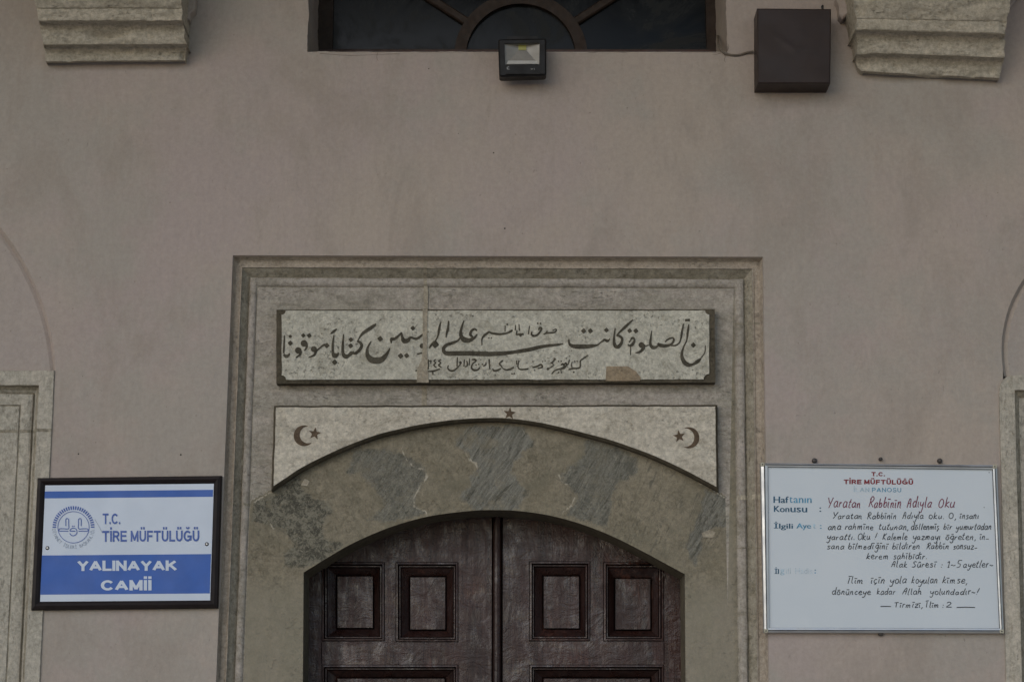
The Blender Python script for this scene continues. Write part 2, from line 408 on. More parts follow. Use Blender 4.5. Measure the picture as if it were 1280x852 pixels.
def sweep(mb, path, prof, fac, mats, side=1, step=.05, amp=.0007, seed=0):
    rows = []
    base = sweep_path(path, 0, fac, side)
    cnt = [max(1, int((base[i + 1] - base[i]).length / step)) for i in range(len(base) - 1)]
    for k, (o, h) in enumerate(prof):
        sp_ = sweep_path(path, o, fac, side); row = []
        for i, c in enumerate(cnt):
            for j in range(c + (1 if i == len(cnt) - 1 else 0)):
                p = sp_[i].lerp(sp_[i + 1], j / c)
                e = n2(p.x * 9, p.y * 9, seed + k * .37) * amp + n2(p.x * 31, p.y * 31, seed + k) * amp
                e2 = n2(p.x * 9 + 50, p.y * 9, seed + k * .37) * amp
                if 0 < k < len(prof) - 1: p = p + Vector((e2, e)) * .8
                row.append((p.x, -(h + (e if 0 < k < len(prof) - 1 else 0)), p.y))
        rows.append(row)
    n = len(rows[0])
    for k in range(len(prof) - 1):
        mb.add(rows[k] + rows[k + 1], [(i, i + 1, n + i + 1, n + i) for i in range(n - 1)], mats[k])
    return rows
def line_to_z(a, b, z):
    """extend the segment a->b (x,z) to height z"""
    t = (z - a[1]) / (b[1] - a[1]); return (a[0] + (b[0] - a[0]) * t, z)
def text_mesh(body, bold=.0, spacing=1.0):
    cu = bpy.data.curves.new('text', 'FONT'); cu.body = body; cu.size = 1; cu.offset = bold; cu.resolution_u = 4; cu.space_character = spacing
    ob = bpy.data.objects.new('text', cu); sc.collection.objects.link(ob)
    dg = bpy.context.evaluated_depsgraph_get(); dg.update()
    me = bpy.data.meshes.new_from_object(ob.evaluated_get(dg))
    vs_ = [(v.co.x, v.co.y) for v in me.vertices]; fs = [tuple(p.vertices) for p in me.polygons]
    bpy.data.objects.remove(ob); bpy.data.curves.remove(cu); bpy.data.meshes.remove(me)
    return vs_, fs
def text_px(mb, body, x0, y0, x1, y1, h, m, bold=.02, slope=0.0, spacing=1.0):
    """fit the text's bounding box into the pixel box (y0 top, y1 bottom)"""
    v, f = text_mesh(body, 0.0, spacing)
    a, b = min(p[0] for p in v), max(p[0] for p in v); c, d = min(p[1] for p in v), max(p[1] for p in v)
    e = bold; ks = [-1, 0, 1] if e > 0 else [0]
    for n_, k in enumerate(ks):
        vv = []
        for p in v:
            u = (p[0] - a) / (b - a); t = (p[1] - c) / (d - c); X = x0 + e + (x1 - x0 - 2 * e) * u + k * e
            vv.append(P(X, y1 + (y0 - y1) * t + slope * (X - x0), h + n_ * 5e-5))
        mb.add(vv, f, m)

def arcp(cx_, cy_, rx, ry, a0, a1, n=10): return [(cx_ + rx * math.cos(R(a0 + (a1 - a0) * k / n)), cy_ + ry * math.sin(R(a0 + (a1 - a0) * k / n))) for k in range(n + 1)]
_U = [[(0, 1), (0, .36)] + arcp(.34, .36, .34, .36, 180, 360) + [(.68, 1)]]
_I = [[(0, 0), (0, 1)]]
_G = [arcp(.44, .5, .44, .5, 48, 318, 14), [(.86, .46), (.86, .12)], [(.52, .46), (.90, .46)]]
CAPS = {'A': (.86, [[(0, 0), (.43, 1)], [(.86, 0), (.43, 1)], [(.17, .30), (.69, .30)]]), 'C': (.82, [arcp(.44, .5, .44, .5, 42, 318, 14)]), 'E': (.62, [[(0, 0), (0, 1)], [(0, 1), (.62, 1)], [(0, .53), (.58, .53)], [(0, 0), (.64, 0)]]),
 'F': (.58, [[(0, 0), (0, 1)], [(0, 1), (.58, 1)], [(0, .5), (.52, .5)]]), 'I': (0.0, _I), 'İ': (0.0, _I + [[(0, 1.16), (0, 1.34)]]), 'K': (.74, [[(0, 0), (0, 1)], [(.70, 1), (.02, .38)], [(.26, .58), (.76, 0)]]), 'L': (.56, [[(0, 0), (0, 1)], [(0, 0), (.56, 0)]]),
 'M': (.84, [[(0, 0), (0, 1)], [(.84, 0), (.84, 1)], [(.02, 1), (.42, .06)], [(.82, 1), (.42, .06)]]), 'N': (.70, [[(0, 0), (0, 1)], [(.70, 0), (.70, 1)], [(.0, 1), (.70, 0)]]), 'R': (.70, [[(0, 0), (0, 1)], [(0, 1), (.42, 1)] + arcp(.42, .75, .25, .25, 90, -90, 8) + [(0, .5)], [(.40, .48), (.72, 0)]]),
 'P': (.62, [[(0, 0), (0, 1)], [(0, 1), (.38, 1)] + arcp(.38, .73, .27, .27, 90, -90, 8) + [(0, .46)]]), 'O': (.92, [arcp(.46, .5, .46, .5, 90, 450, 20)]), 'S': (.66, [arcp(.33, .75, .31, .25, 20, 262, 10) + arcp(.33, .25, .33, .26, 78, -165, 10)]),
 'T': (.72, [[(0, 1), (.72, 1)], [(.36, 0), (.36, 1)]]), 'U': (.68, _U), 'Ü': (.68, _U + [[(.18, 1.18), (.18, 1.36)], [(.5, 1.18), (.5, 1.36)]]), 'Ğ': (.88, _G + [arcp(.46, 1.38, .17, .16, 190, 350, 6)]), 'Y': (.76, [[(0, 1), (.38, .44)], [(.76, 1), (.38, .44)], [(.38, 0), (.38, .46)]]), '.': (0.0, [[(0, 0.0), (0, .03)]])}
for k_ in ('İ', 'Ü'): CAPS[k_] = (CAPS[k_][0], [st for st in CAPS[k_][1] if st[0][1] < 1.1] + [[(x, 1.24), (x, 1.28)] for x in ((0,) if k_ == 'İ' else (.17, .51))])
def seg_line(mb, pts, t, h, m, tx):
    # flat-ended stroke of constant thickness (in the letter's own units)
    STROKE[0] += 1; hh = h + (STROKE[0] % 40) * 2e-5; L_, R_ = [], []
    for i, p in enumerate(pts):
        a = Vector(pts[max(0, i - 1)]); b = Vector(pts[min(len(pts) - 1, i + 1)]); d = (b - a).normalized(); nn = Vector((-d.y, d.x)) * t * .5
        if i == 0 or i == len(pts) - 1: p = Vector(p) + d * (-(t * .5) if i == 0 else t * .5) * (1 if abs(d.x) < .02 or abs(d.y) < .02 else .35)
        p = Vector(p); L_.append(P(*tx(p + nn), hh)); R_.append(P(*tx(p - nn), hh))
    k = len(pts); mb.add(L_ + R_, [(i, i + 1, k + i + 1, k + i) for i in range(k - 1)], m)
def sans(mb, text, x0, y0, x1, y1, h, m, t=.19, gap=.16, slope=0.0, mats=None):
    # y0, y1: top and base of the capitals in photo pixels
    pen, items = t * .5, []
    for ci, c in enumerate(text):
        if c == ' ': pen += .42; continue
        wd, ss = CAPS[c]; items.append((pen, ss, ci)); pen += wd + t + gap
    total = pen - gap - t * .5
    for off, ss, ci in items:
        tx = lambda p, off=off: (x0 + (off + p.x) / total * (x1 - x0), y1 + (y0 - y1) * (p.y * (1 - t) + t * .5) + slope * (off + p.x) / total * (x1 - x0))
        for s_ in ss:
            if s_[0][1] > 1.1: s_ = [(x, y + t - .1) for x, y in s_]
            seg_line(mb, s_, t * (.8 if len(s_) > 3 and s_[0][1] > 1.1 else 1), h, mats[ci] if mats else m, tx)

# ================================================================== SETTING
g = MB(); fill(g, [(-60, -60), (60, -60), (60, 60), (-60, 60)], [], 0, 'floor')
g.v = [(x, z, 0.0) for (x, y, z) in g.v]
go = g.build('paving'); go['kind'] = 'structure'

# ------------------------------------------------------------------ plaster wall
FTL, FTR, FBL, FBR = XZ(291, 319), XZ(954, 321), XZ(270, 852), XZ(961.5, 852)
FL0 = line_to_z(FTL, FBL, 0.0); FR0 = line_to_z(FTR, FBR, 0.0)
FRAME = [FL0, FTL, FTR, FR0]                   # outer edge of the stone door frame
# windows either side: stone surround with a blind arch above (half of each runs off the photo)
SL_TR = XZ(69, 463); SL_B = line_to_z(SL_TR, XZ(50.5, 852), 0.0)
cl = XZ(-275, 500); rl = (XZ(71, 500)[0] - cl[0])
def arc(c, r, a0, a1, n): return [(c[0] + r * math.cos(a0 + (a1 - a0) * i / n), c[1] + r * math.sin(a0 + (a1 - a0) * i / n)) for i in range(n + 1)]
zl = SL_TR[1]; aL = math.asin((zl - cl[1]) / rl)
arcL = arc(cl, rl, aL, math.pi - aL, 60)
holeL = [SL_B, SL_TR] + arcL[1:-1] + [(2 * cl[0] - SL_TR[0], zl), (2 * cl[0] - SL_B[0], 0)]
SR_TL = XZ(1251, 470); SR_B = line_to_z(XZ(1249, 490), XZ(1257.5, 852), 0.0)
cr_ = XZ(1420, 445); rr_ = cr_[0] - XZ(1252, 445)[0]
aR = math.asin((SR_TL[1] - cr_[1]) / rr_)
arcR = arc(cr_, rr_, math.pi - aR, aR, 60)
holeR = [SR_B, XZ(1248.5, 492), XZ(1250, 481), XZ(1254, 474)] + arcR[1:-1] + [(2 * cr_[0] - SR_TL[0], SR_TL[1]), (2 * cr_[0] - SR_B[0], 0)]
# lunette window opening
WL, WR = XZ(384, 65), XZ(909, 66)
wc = (.5 * (WL[0] + WR[0]), WL[1] + .55); wr = .5 * (WR[0] - WL[0])
holeW = [WL] + list(reversed([])) + [WR] + arc(wc, wr, 0, math.pi, 40)
X0, X1, Z1 = -9.0, 9.0, 7.2
outer = [(X0, 0), holeL[-1], holeL[-2]] + list(reversed(arcL[1:-1])) + [SL_TR, SL_B] + FRAME + \
        [holeR[0], holeR[1], holeR[2], holeR[3]] + arcR[1:-1] + [holeR[-2], holeR[-1]] + [(X1, 0), (X1, Z1), (X0, Z1)]
wallm = MB()
ho = rough(holeW, .015, .0045, 3.0)
fill(wallm, outer, [ho], 0, 'plaster')
wallstrip(wallm, ccw(ho), 0, -.47, 'plaster', flip=True)
wallstrip(wallm, [(X1, 0), (X1, Z1), (X0, Z1), (X0, 0)], 0, -.6, 'plaster', closed=False)
fill(wallm, [(X0, 0), (X1, 0), (X1, Z1), (X0, Z1)], [], -.6, 'plaster')
for (hx, hy, hr) in ((98, 567, .9), (226, 568, 1.1), (617, 191, .9), (631, 285.5, 1.0), (536, 86, .7), (573, 167, .5), (103, 470, .4)):
    blob(wallm, hx, hy, hr, .0006, 'hole', 7)
for pts in ([(905, 66, .8), (906.5, 71, .6), (905.5, 75, .5), (907, 79, .2)], [(901, 66.5, .8), (896, 68, .5), (890, 68, .2)], [(909, 64, .8), (911, 59, .6), (910, 55, .2)],
            [(472, 66, .6), (471, 72, .4), (473, 77, .15)], [(400, 67, .5), (436, 69.5, .4), (470, 68.5, .3), (500, 67.5, .2)]):
    ribbon(wallm, pts, .0006, 'crack', 5)
wall = wallm.build('plaster_wall')
tag(wall, 'pinkish grey plastered mosque wall behind the signs and around the stone doorway', 'wall')
# recessed plaster under the two blind arches
for nm, arcp, c in (('blind_arch', arcL, cl), ('blind_arch', arcR, cr_)):
    mb = MB(); lp = ccw(arcp); rad = math.hypot(lp[5][0] - c[0], lp[5][1] - c[1]); k1, k2 = 1 - .014 / rad, 1 - .027 / rad; inn = [(c[0] + (p[0] - c[0]) * k2, c[1] + (p[1] - c[1]) * k2) for p in lp]
    inn[0] = (inn[0][0], lp[0][1]); inn[-1] = (inn[-1][0], lp[-1][1])
    k_ = .0045 / (lp[0][0] - c[0]) if lp[0][0] > c[0] else .006
    mid = [(c[0] + (p[0] - c[0]) * k1, c[1] + (p[1] - c[1]) * k1) for p in lp]; mid[0] = (mid[0][0], lp[0][1]); mid[-1] = (mid[-1][0], lp[-1][1])
    bridge(mb, lp, 0, mid, -.020, 'plaster', closed=False); bridge(mb, mid, -.020, inn, -.012, 'plaster', closed=False)
    fill(mb, inn, [], -.012, 'plaster2'); mb.build('blind_arch', wall)

mb = MB()
ed = [(384.5, 64.2)] + [(388 + 519 * i / 70, 65.0 + .02 * 0) for i in range(71)] + [(908.5, 65.2)]
lo_ = [(x, 65.6 + 1.6 * max(0, n2(x * .06, 1.3, 2) + .35) + .9 * max(0, n2(x * .3, 4, 1))) for x, y in ed[1:-1]]
lp = ccw([XZ(x, y + .3, .0) for x, y in ed[1:-1]] + [XZ(x, y, .0) for x, y in reversed(lo_)])
slab(mb, lp, .0015, .004, 'chipped'); mb.build('chipped_plaster_edge', wall)
# porch roof and columns out of view, added to shade wall and glass
mb = MB()
box(mb, -6.5, 6.5, -2.6, -.001, 6.2, 6.4, 'porch'); box(mb, -6.5, 6.5, -2.6, -2.3, 5.9, 6.198, 'porch')
PR = mb.build('added_shade_roof'); tag(PR, 'unseen flat porch roof added to shade the mosque wall above the entrance', 'roof')
for xx in (-5.9, 5.9):
    mb = MB(); n = 20
    for (z0, r0, z1, r1) in ((0, .32, .25, .32), (.25, .22, 4.8, .19), (4.8, .19, 5.7, .18), (5.7, .2, 5.899, .24)):
        mb.add([(xx + r * math.cos(2 * math.pi * k / n), -2.45 + r * math.sin(2 * math.pi * k / n), z) for z, r in ((z0, r0), (z1, r1)) for k in range(n)],
               [(k, (k + 1) % n, n + (k + 1) % n, n + k) for k in range(n)] + [tuple(range(n))[::-1], tuple(range(n, 2 * n))], 'jamb')
    o = mb.build('shaft', thing('added_roof_column', 'unseen round marble column added under the porch roof at the ' + ('far left' if xx < 0 else 'far right'), 'column', Vector((xx, -2.45, 0)), 'columns of the added porch'), smooth=True)

# ------------------------------------------------------------------ stone doorway
at = P(615, 852); at.z = 0; at.y = 0
DW = thing('stone_doorway', 'weathered marble doorway with moulded rectangular frame and segmental arch around the wooden door', 'doorway', at)
HF = -.06
px = .00308
prof = [(0, 0), (.8, -.012), (3.4, -.034), (3.8, -.035), (9.5, -.036), (9.9, -.031), (11.2, -.030), (11.6, -.036), (15, -.046), (18.5, -.062), (20.5, -.068),
        (21.0, -.056), (22.5, -.051), (25.5, -.049), (28.5, -.052), (30.2, -.058), (30.6, -.061), (31.2, -.0615), (31.7, -.06)]
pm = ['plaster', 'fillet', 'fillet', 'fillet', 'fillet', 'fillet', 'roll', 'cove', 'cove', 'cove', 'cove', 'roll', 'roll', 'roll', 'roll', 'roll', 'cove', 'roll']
FAC = [.97, 1.17, 1.12]
mb = MB(); sweep(mb, FRAME, [(o * px, h) for o, h in prof], FAC, pm, side=1, step=.04, amp=.0011)
mb.build('moulded_frame', DW, smooth=True)
fin = sweep_path(FRAME, prof[-1][0] * px, FAC, 1)
# door opening
ARCH = [(378.5, 852), (379, 780), (379.5, 715), (394, 706), (412, 695), (438, 680), (472, 664.5), (506, 652.5), (542, 643.8), (589, 638), (620, 637), (649, 638.3), (688, 644),
        (727, 654.7), (766, 670), (805, 689.5), (831, 703.5), (856, 717), (856.5, 780), (857, 852)]
ap = [XZ(x, y, HF) for x, y in ARCH]
crv = [tuple(v) for v in bez([Vector(p) for p in ap[2:-2]], 5)]
lb = line_to_z(ap[2], ap[0], 0.0); rb = line_to_z(ap[-3], ap[-1], 0.0)
door_line = [lb] + rough(crv, .05, .0012, 4, closed=False) + [rb]
fld = [tuple(fin[0]), tuple(fin[1]), tuple(fin[2]), tuple(fin[3])] + list(reversed(door_line))
# joggled voussoirs traced as outlines of the slate blocks (photo pixels)
def Z(ox, oy, s, pts): return [(ox + x / s, oy + y / s) for x, y in pts]
SLATE = [
    Z(540, 500, 5.325, [(235, 175), (390, 170), (500, 172), (610, 182), (625, 225), (680, 265), (675, 310), (600, 345), (590, 400), (540, 410), (525, 480), (560, 510), (580, 560), (640, 590), (648, 650), (600, 680), (575, 735), (265, 735), (268, 690), (200, 660), (195, 610), (245, 575), (250, 515), (285, 495), (320, 470), (305, 420), (245, 400), (235, 350), (165, 310), (165, 260), (215, 225)]),
    Z(330, 490, 4.26, [(480, 320), (620, 300), (740, 320), (800, 360), (860, 400), (870, 450), (835, 490), (800, 570), (810, 615), (860, 640), (700, 690), (560, 680), (640, 610), (600, 520), (520, 440), (440, 430), (470, 380)]),
    Z(300, 560, 5.325, [(90, 360), (200, 300), (260, 280), (360, 200), (420, 180), (410, 250), (440, 310), (540, 350), (610, 380), (600, 440), (540, 520), (560, 600), (690, 640), (560, 740), (430, 790), (290, 790), (300, 700), (350, 640), (300, 540), (230, 530), (150, 500), (90, 480)]),
    Z(620, 490, 4.26, [(460, 245), (560, 265), (660, 300), (760, 350), (750, 430), (640, 480), (620, 560), (590, 720), (380, 650), (420, 590), (440, 560), (390, 500), (345, 470), (350, 430), (430, 380), (480, 330)]),
    Z(800, 560, 5.325, [(430, 265), (520, 300), (600, 350), (620, 390), (600, 430), (640, 480), (600, 530), (530, 520), (470, 545), (410, 590), (400, 700), (370, 790), (320, 720), (300, 650), (360, 520), (410, 400)]),
]
CHIPPY = [0, .45, 1, .35, .1]
MORT = [Z(330, 490, 4.26, [(770, 235), (735, 300), (750, 350), (800, 400), (850, 410), (870, 450), (840, 490), (800, 560), (800, 610), (865, 635), (866, 665)]),
        Z(330, 490, 4.26, [(1065, 320), (1110, 370), (1140, 400), (1100, 450), (1098, 500)]),
        Z(540, 500, 5.325, [(245, 400), (300, 420)]), Z(540, 500, 5.325, [(210, 345), (230, 350)]), Z(540, 500, 5.325, [(285, 500), (250, 525), (250, 570)]), Z(540, 500, 5.325, [(250, 685), (268, 690), (265, 725)]),
        Z(540, 500, 5.325, [(600, 185), (620, 225), (635, 240)]), Z(540, 500, 5.325, [(845, 495), (860, 545), (910, 565)]), Z(540, 500, 5.325, [(950, 650), (930, 700), (870, 745)]),
        Z(800, 560, 5.325, [(530, 310), (600, 350), (640, 390), (605, 420), (645, 470), (620, 525), (575, 540), (540, 525)]),
        Z(800, 560, 5.325, [(380, 230), (440, 250), (520, 300)]), Z(300, 560, 5.325, [(85, 365), (140, 330), (210, 290)]), Z(300, 560, 5.325, [(190, 490), (230, 540)]),
        Z(800, 560, 5.325, [(640, 380), (640, 400)]), Z(800, 560, 5.325, [(590, 830), (650, 815)])]
SLm = [[Vector(XZ(x, y, HF)) for x, y in pl] for pl in SLATE]; MOm = [[Vector(XZ(x, y, HF)) for x, y in pl] for pl in MORT]
def segd(p, a, b):
    ab = b - a; t = max(0, min(1, (p - a).dot(ab) / (ab.length_squared or 1))); return (p - a - ab * t).length
def sdist(p, poly):
    ins = False; n = len(poly); d = 9
    for i in range(n):
        a, b = poly[i], poly[(i + 1) % n]; d = min(d, segd(p, a, b))
        if (a.y > p.y) != (b.y > p.y) and p.x < (b.x - a.x) * (p.y - a.y) / (b.y - a.y) + a.x: ins = not ins
    return d if ins else -d
xs0, xs1 = fin[0].x, fin[3].x; zb, zt = XZ(640, 870, HF)[1], XZ(640, 500, HF)[1]
gp = []; step = .0085
nx = int((xs1 - xs0) / step); nz = int((zt - zb) / step)
for i in range(1, nx):
    for j in range(nz):
        gp.append((xs0 + i * step + (step * .5 if j % 2 else 0), zb + j * step))
mb = MB()
rv = fill(mb, fld, [], HF, 'arch', pts=gp)
wallstrip(mb, door_line, HF, -.31, 'soffit', closed=False, flip=True)  # soffit colour is darkened to hold the shade under the arch
fo = mb.build('arch', DW)
me = fo.data
NV = len(me.vertices); A = {k: [0.0] * NV for k in ('slate', 'mortar', 'chip', 'low', 'crack')}
# above the arch the field is plain grey marble: its own sheet-like stones, same plane, so it is given by material slot
zcap = [Vector(XZ(x, y, HF)) for x, y in ((341, 611), (400, 575), (500, 538), (565, 526), (630, 524), (667, 528), (725, 541), (790, 560), (855, 588), (897, 612))]
for v in me.vertices:
    p = Vector((v.co.x + at.x, v.co.z + at.z)); best, bi = -9, 0
    for i, pl in enumerate(SLm):
        if abs(p.x - pl[0].x) > .8: continue
        d = sdist(p, pl)
        if d > best: best, bi = d, i
    A['slate'][v.index] = best; A['chip'][v.index] = CHIPPY[bi]
    A['mortar'][v.index] = min(segd(p, l[i], l[i + 1]) for l in MOm for i in range(len(l) - 1))
    A['low'][v.index] = max(0, min(1, (XZ(640, 690, HF)[1] - p.y) / .25)) if abs(p.x - XZ(618, 600)[0]) > .7 else 0
    A['crack'][v.index] = max(0, min(1, (p.x - XZ(690, 600)[0]) / .3)) * max(0, min(1, (p.y - XZ(640, 720, HF)[1]) / .15))
for k, arr in A.items(): me.attributes.new(k, 'FLOAT', 'POINT').data.foreach_set('value', arr)
me.materials.append(M['field'])
fi = len(me.materials) - 1
zside = XZ(640, 618, HF)[1]; zs_r = XZ(640, 622, HF)[1]
xl_, xr_ = zcap[0].x, zcap[-1].x
for p in me.polygons:
    c = p.center; x, z = c.x + at.x, c.z + at.z
    if c.y > -HF + .001: continue
    up = False
    if x < xl_: up = z > zcap[0].y - (xl_ - x) * .55
    elif x > xr_: up = z > zcap[-1].y - (x - xr_) * .85
    else:
        for i in range(len(zcap) - 1):
            a, b = zcap[i], zcap[i + 1]
            if a.x <= x <= b.x: up = z > a.y + (b.y - a.y) * (x - a.x) / (b.x - a.x); break
    if up: p.material_index = fi
# chips of pale mortar on the arch face
mb = MB()
for pl in ([(336, 672), (341, 668), (344, 672), (337, 676)],):
    pass
slab(mb, [XZ(x, y, HF) for x, y in ((376, 606), (381, 598), (387, 601), (384, 607))], HF + .002, .002, 'mortar_pale')
mb.build('mortar_chip', DW); mb = MB()
slab(mb, rough([XZ(x, y, HF) for x, y in ((877, 666), (886, 662), (895, 665), (892, 672), (879, 671))], .006, .002, 2), HF + .002, .002, 'mortar')
mb.build('mortar_chip', DW); mb = MB()
# the mortared vertical joint through lintel and frame
jl = lambda pts, h, th, m, sd: slab(mb, rough([XZ(x, y, h) for x, y in pts], .008, .0022, sd), h, th, m)
def frame_joint(a, b, fac, m, sd):
    mb = MB(); sweep(mb, [XZ(*a), XZ(*b)], [(o * px, h + .0016) for o, h in prof[2:]], [fac], [m] * (len(prof) - 3), side=1, step=.004, amp=.0022, seed=sd); mb.build('mortar_joint', DW)
frame_joint((279.2, 628.5), (279.4, 625.5), FAC[0], 'cove', 41); frame_joint((529.5, 319.9), (533.5, 319.9), FAC[1], 'mortar', 42)
frame_joint((958.6, 616), (958.8, 622), FAC[2], 'mortar_pale', 43); frame_joint((955.5, 401), (955.5, 403), FAC[2], 'cove', 44); frame_joint((959, 683), (959, 684.5), FAC[2], 'cove', 45)
jl([(530, 354), (534.5, 354), (535, 386), (530.5, 386)], HF + .006, .008, 'mortar', 11)
mb.build('mortar_joint', DW); mb = MB()
jl([(527, 481), (534, 481), (533.5, 508), (527.5, 508)], HF + .0015, .004, 'mortar', 12)
mb.build('mortar_joint', DW)

# ------------------------------------------------------------------ spandrel panel with star and crescents
SPF = HF + .048
low = [(342, 607), (377, 584), (407.5, 568.5), (435.6, 556), (471, 543), (499, 536), (527, 530), (565, 524.7), (597, 522.5), (630, 522.2), (667, 526.5), (697.5, 532.6), (725.6, 539.6), (761, 549), (789, 558.4), (819.5, 570), (855, 586.5), (895.5, 608)]
out = [XZ(345, 509, SPF), XZ(894, 508, SPF)] + [tuple(v) for v in reversed(bez([Vector(XZ(x, y, SPF)) for x, y in low], 3))]
out = ccw(out)
mb = MB(); o2 = rough(out, .02, .0016, 8)
ch = offset(ccw(o2), -.0095)
fill(mb, ccw(o2), [], SPF, 'spandrel'); bridge(mb, ch, SPF - .014, ccw(o2), SPF, 'rim'); wallstrip(mb, ch, SPF - .014, HF - .001, 'rim')  # rim colour holds the spandrel's underside shadow as well as grime
spn = mb.build('spandrel_panel', DW)
def star(mb, cx, cy, r, rot, h, m):
    v = [P(cx, cy, h + .0008)]
    for i in range(10):
        a = rot + math.pi * i / 5; q = r if i % 2 == 0 else r * .42; v.append(P(cx + math.sin(a) * q, cy - math.cos(a) * q, h))
    mb.add(v, [(0, 1 + (i + 1) % 10, 1 + i) for i in range(10)], m)
def crescent(mb, cx, cy, r, ix, iy, ir, h, m):
    # outer arc and inner arc meet at the two horns
    d = math.hypot(ix - cx, iy - cy); base = math.atan2(iy - cy, ix - cx)
    ca = math.acos(max(-1, min(1, (d * d + r * r - ir * ir) / (2 * d * r)))); ci = math.acos(max(-1, min(1, (d * d + ir * ir - r * r) / (2 * d * ir))))
    n = 30; o, i_ = [], []
    for k in range(n + 1):
        a = base + ca + (2 * math.pi - 2 * ca) * k / n; o.append(P(cx + r * math.cos(a), cy + r * math.sin(a), h))
        b = base + (math.pi - ci) + (2 * ci) * k / n if False else base + math.pi - ci + 0
        t = k / n; b = base + (math.pi - ci) + 0
        ang = (math.pi - ci); b = base + ang + (2 * math.pi - 2 * ang) * t
        i_.append(P(ix + ir * math.cos(b), iy + ir * math.sin(b), h))
    m_ = n + 1; mb.add(o + i_, [(k, k + 1, m_ + k + 1, m_ + k) for k in range(n)], m)
for a in ((637, 516.5, 8.2, .1), (393.4, 541.6, 8.2, .15), (849, 545, 8.0, -.15)):
    mb = MB(); star(mb, *a, SPF + .0012, 'emblem'); mb.build('star', spn)
for a in ((380, 544.2, 13, 385.2, 543, 10.6), (861, 546.8, 13.2, 856.2, 546.6, 11.6)):
    mb = MB(); crescent(mb, *a, SPF + .0012, 'emblem'); mb.build('crescent', spn)

# ------------------------------------------------------------------ inscription panel
IH = HF + .05
q = ccw([XZ(345.5, 386.5, IH), XZ(893.5, 386, IH), XZ(894.5, 477.5, IH), XZ(345.2, 479, IH)])
mb = MB(); qo = rough(q, .02, .0014, 21)
inn_c = [(352, 388.3), (886.5, 388), (886.5, 473.5), (352, 474)]
def corner(x, y, r, a0, a1): return [(x + r * math.cos(a0 + (a1 - a0) * k / 5), y + r * math.sin(a0 + (a1 - a0) * k / 5)) for k in range(6)]
H = math.pi / 2
ip = corner(352, 388.3, 5, H, 0) + corner(886.5, 388, 5, math.pi, H) + corner(886.5, 474, 7, -H, -math.pi) + corner(352, 474.3, 5.5, 0, -H)
ipw = [XZ(x, y, IH) for x, y in ip]; ipw = rough(ccw(ipw), .012, .0016, 23)
IR = IH - .005
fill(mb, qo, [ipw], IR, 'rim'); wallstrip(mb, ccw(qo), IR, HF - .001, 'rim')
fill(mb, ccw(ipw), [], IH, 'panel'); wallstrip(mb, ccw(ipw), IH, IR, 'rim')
ins = mb.build('inscription_panel', DW)
S = 8.52
RG = {1: 345, 2: 430, 3: 510, 4: 590, 5: 660, 6: 730, 7: 800}
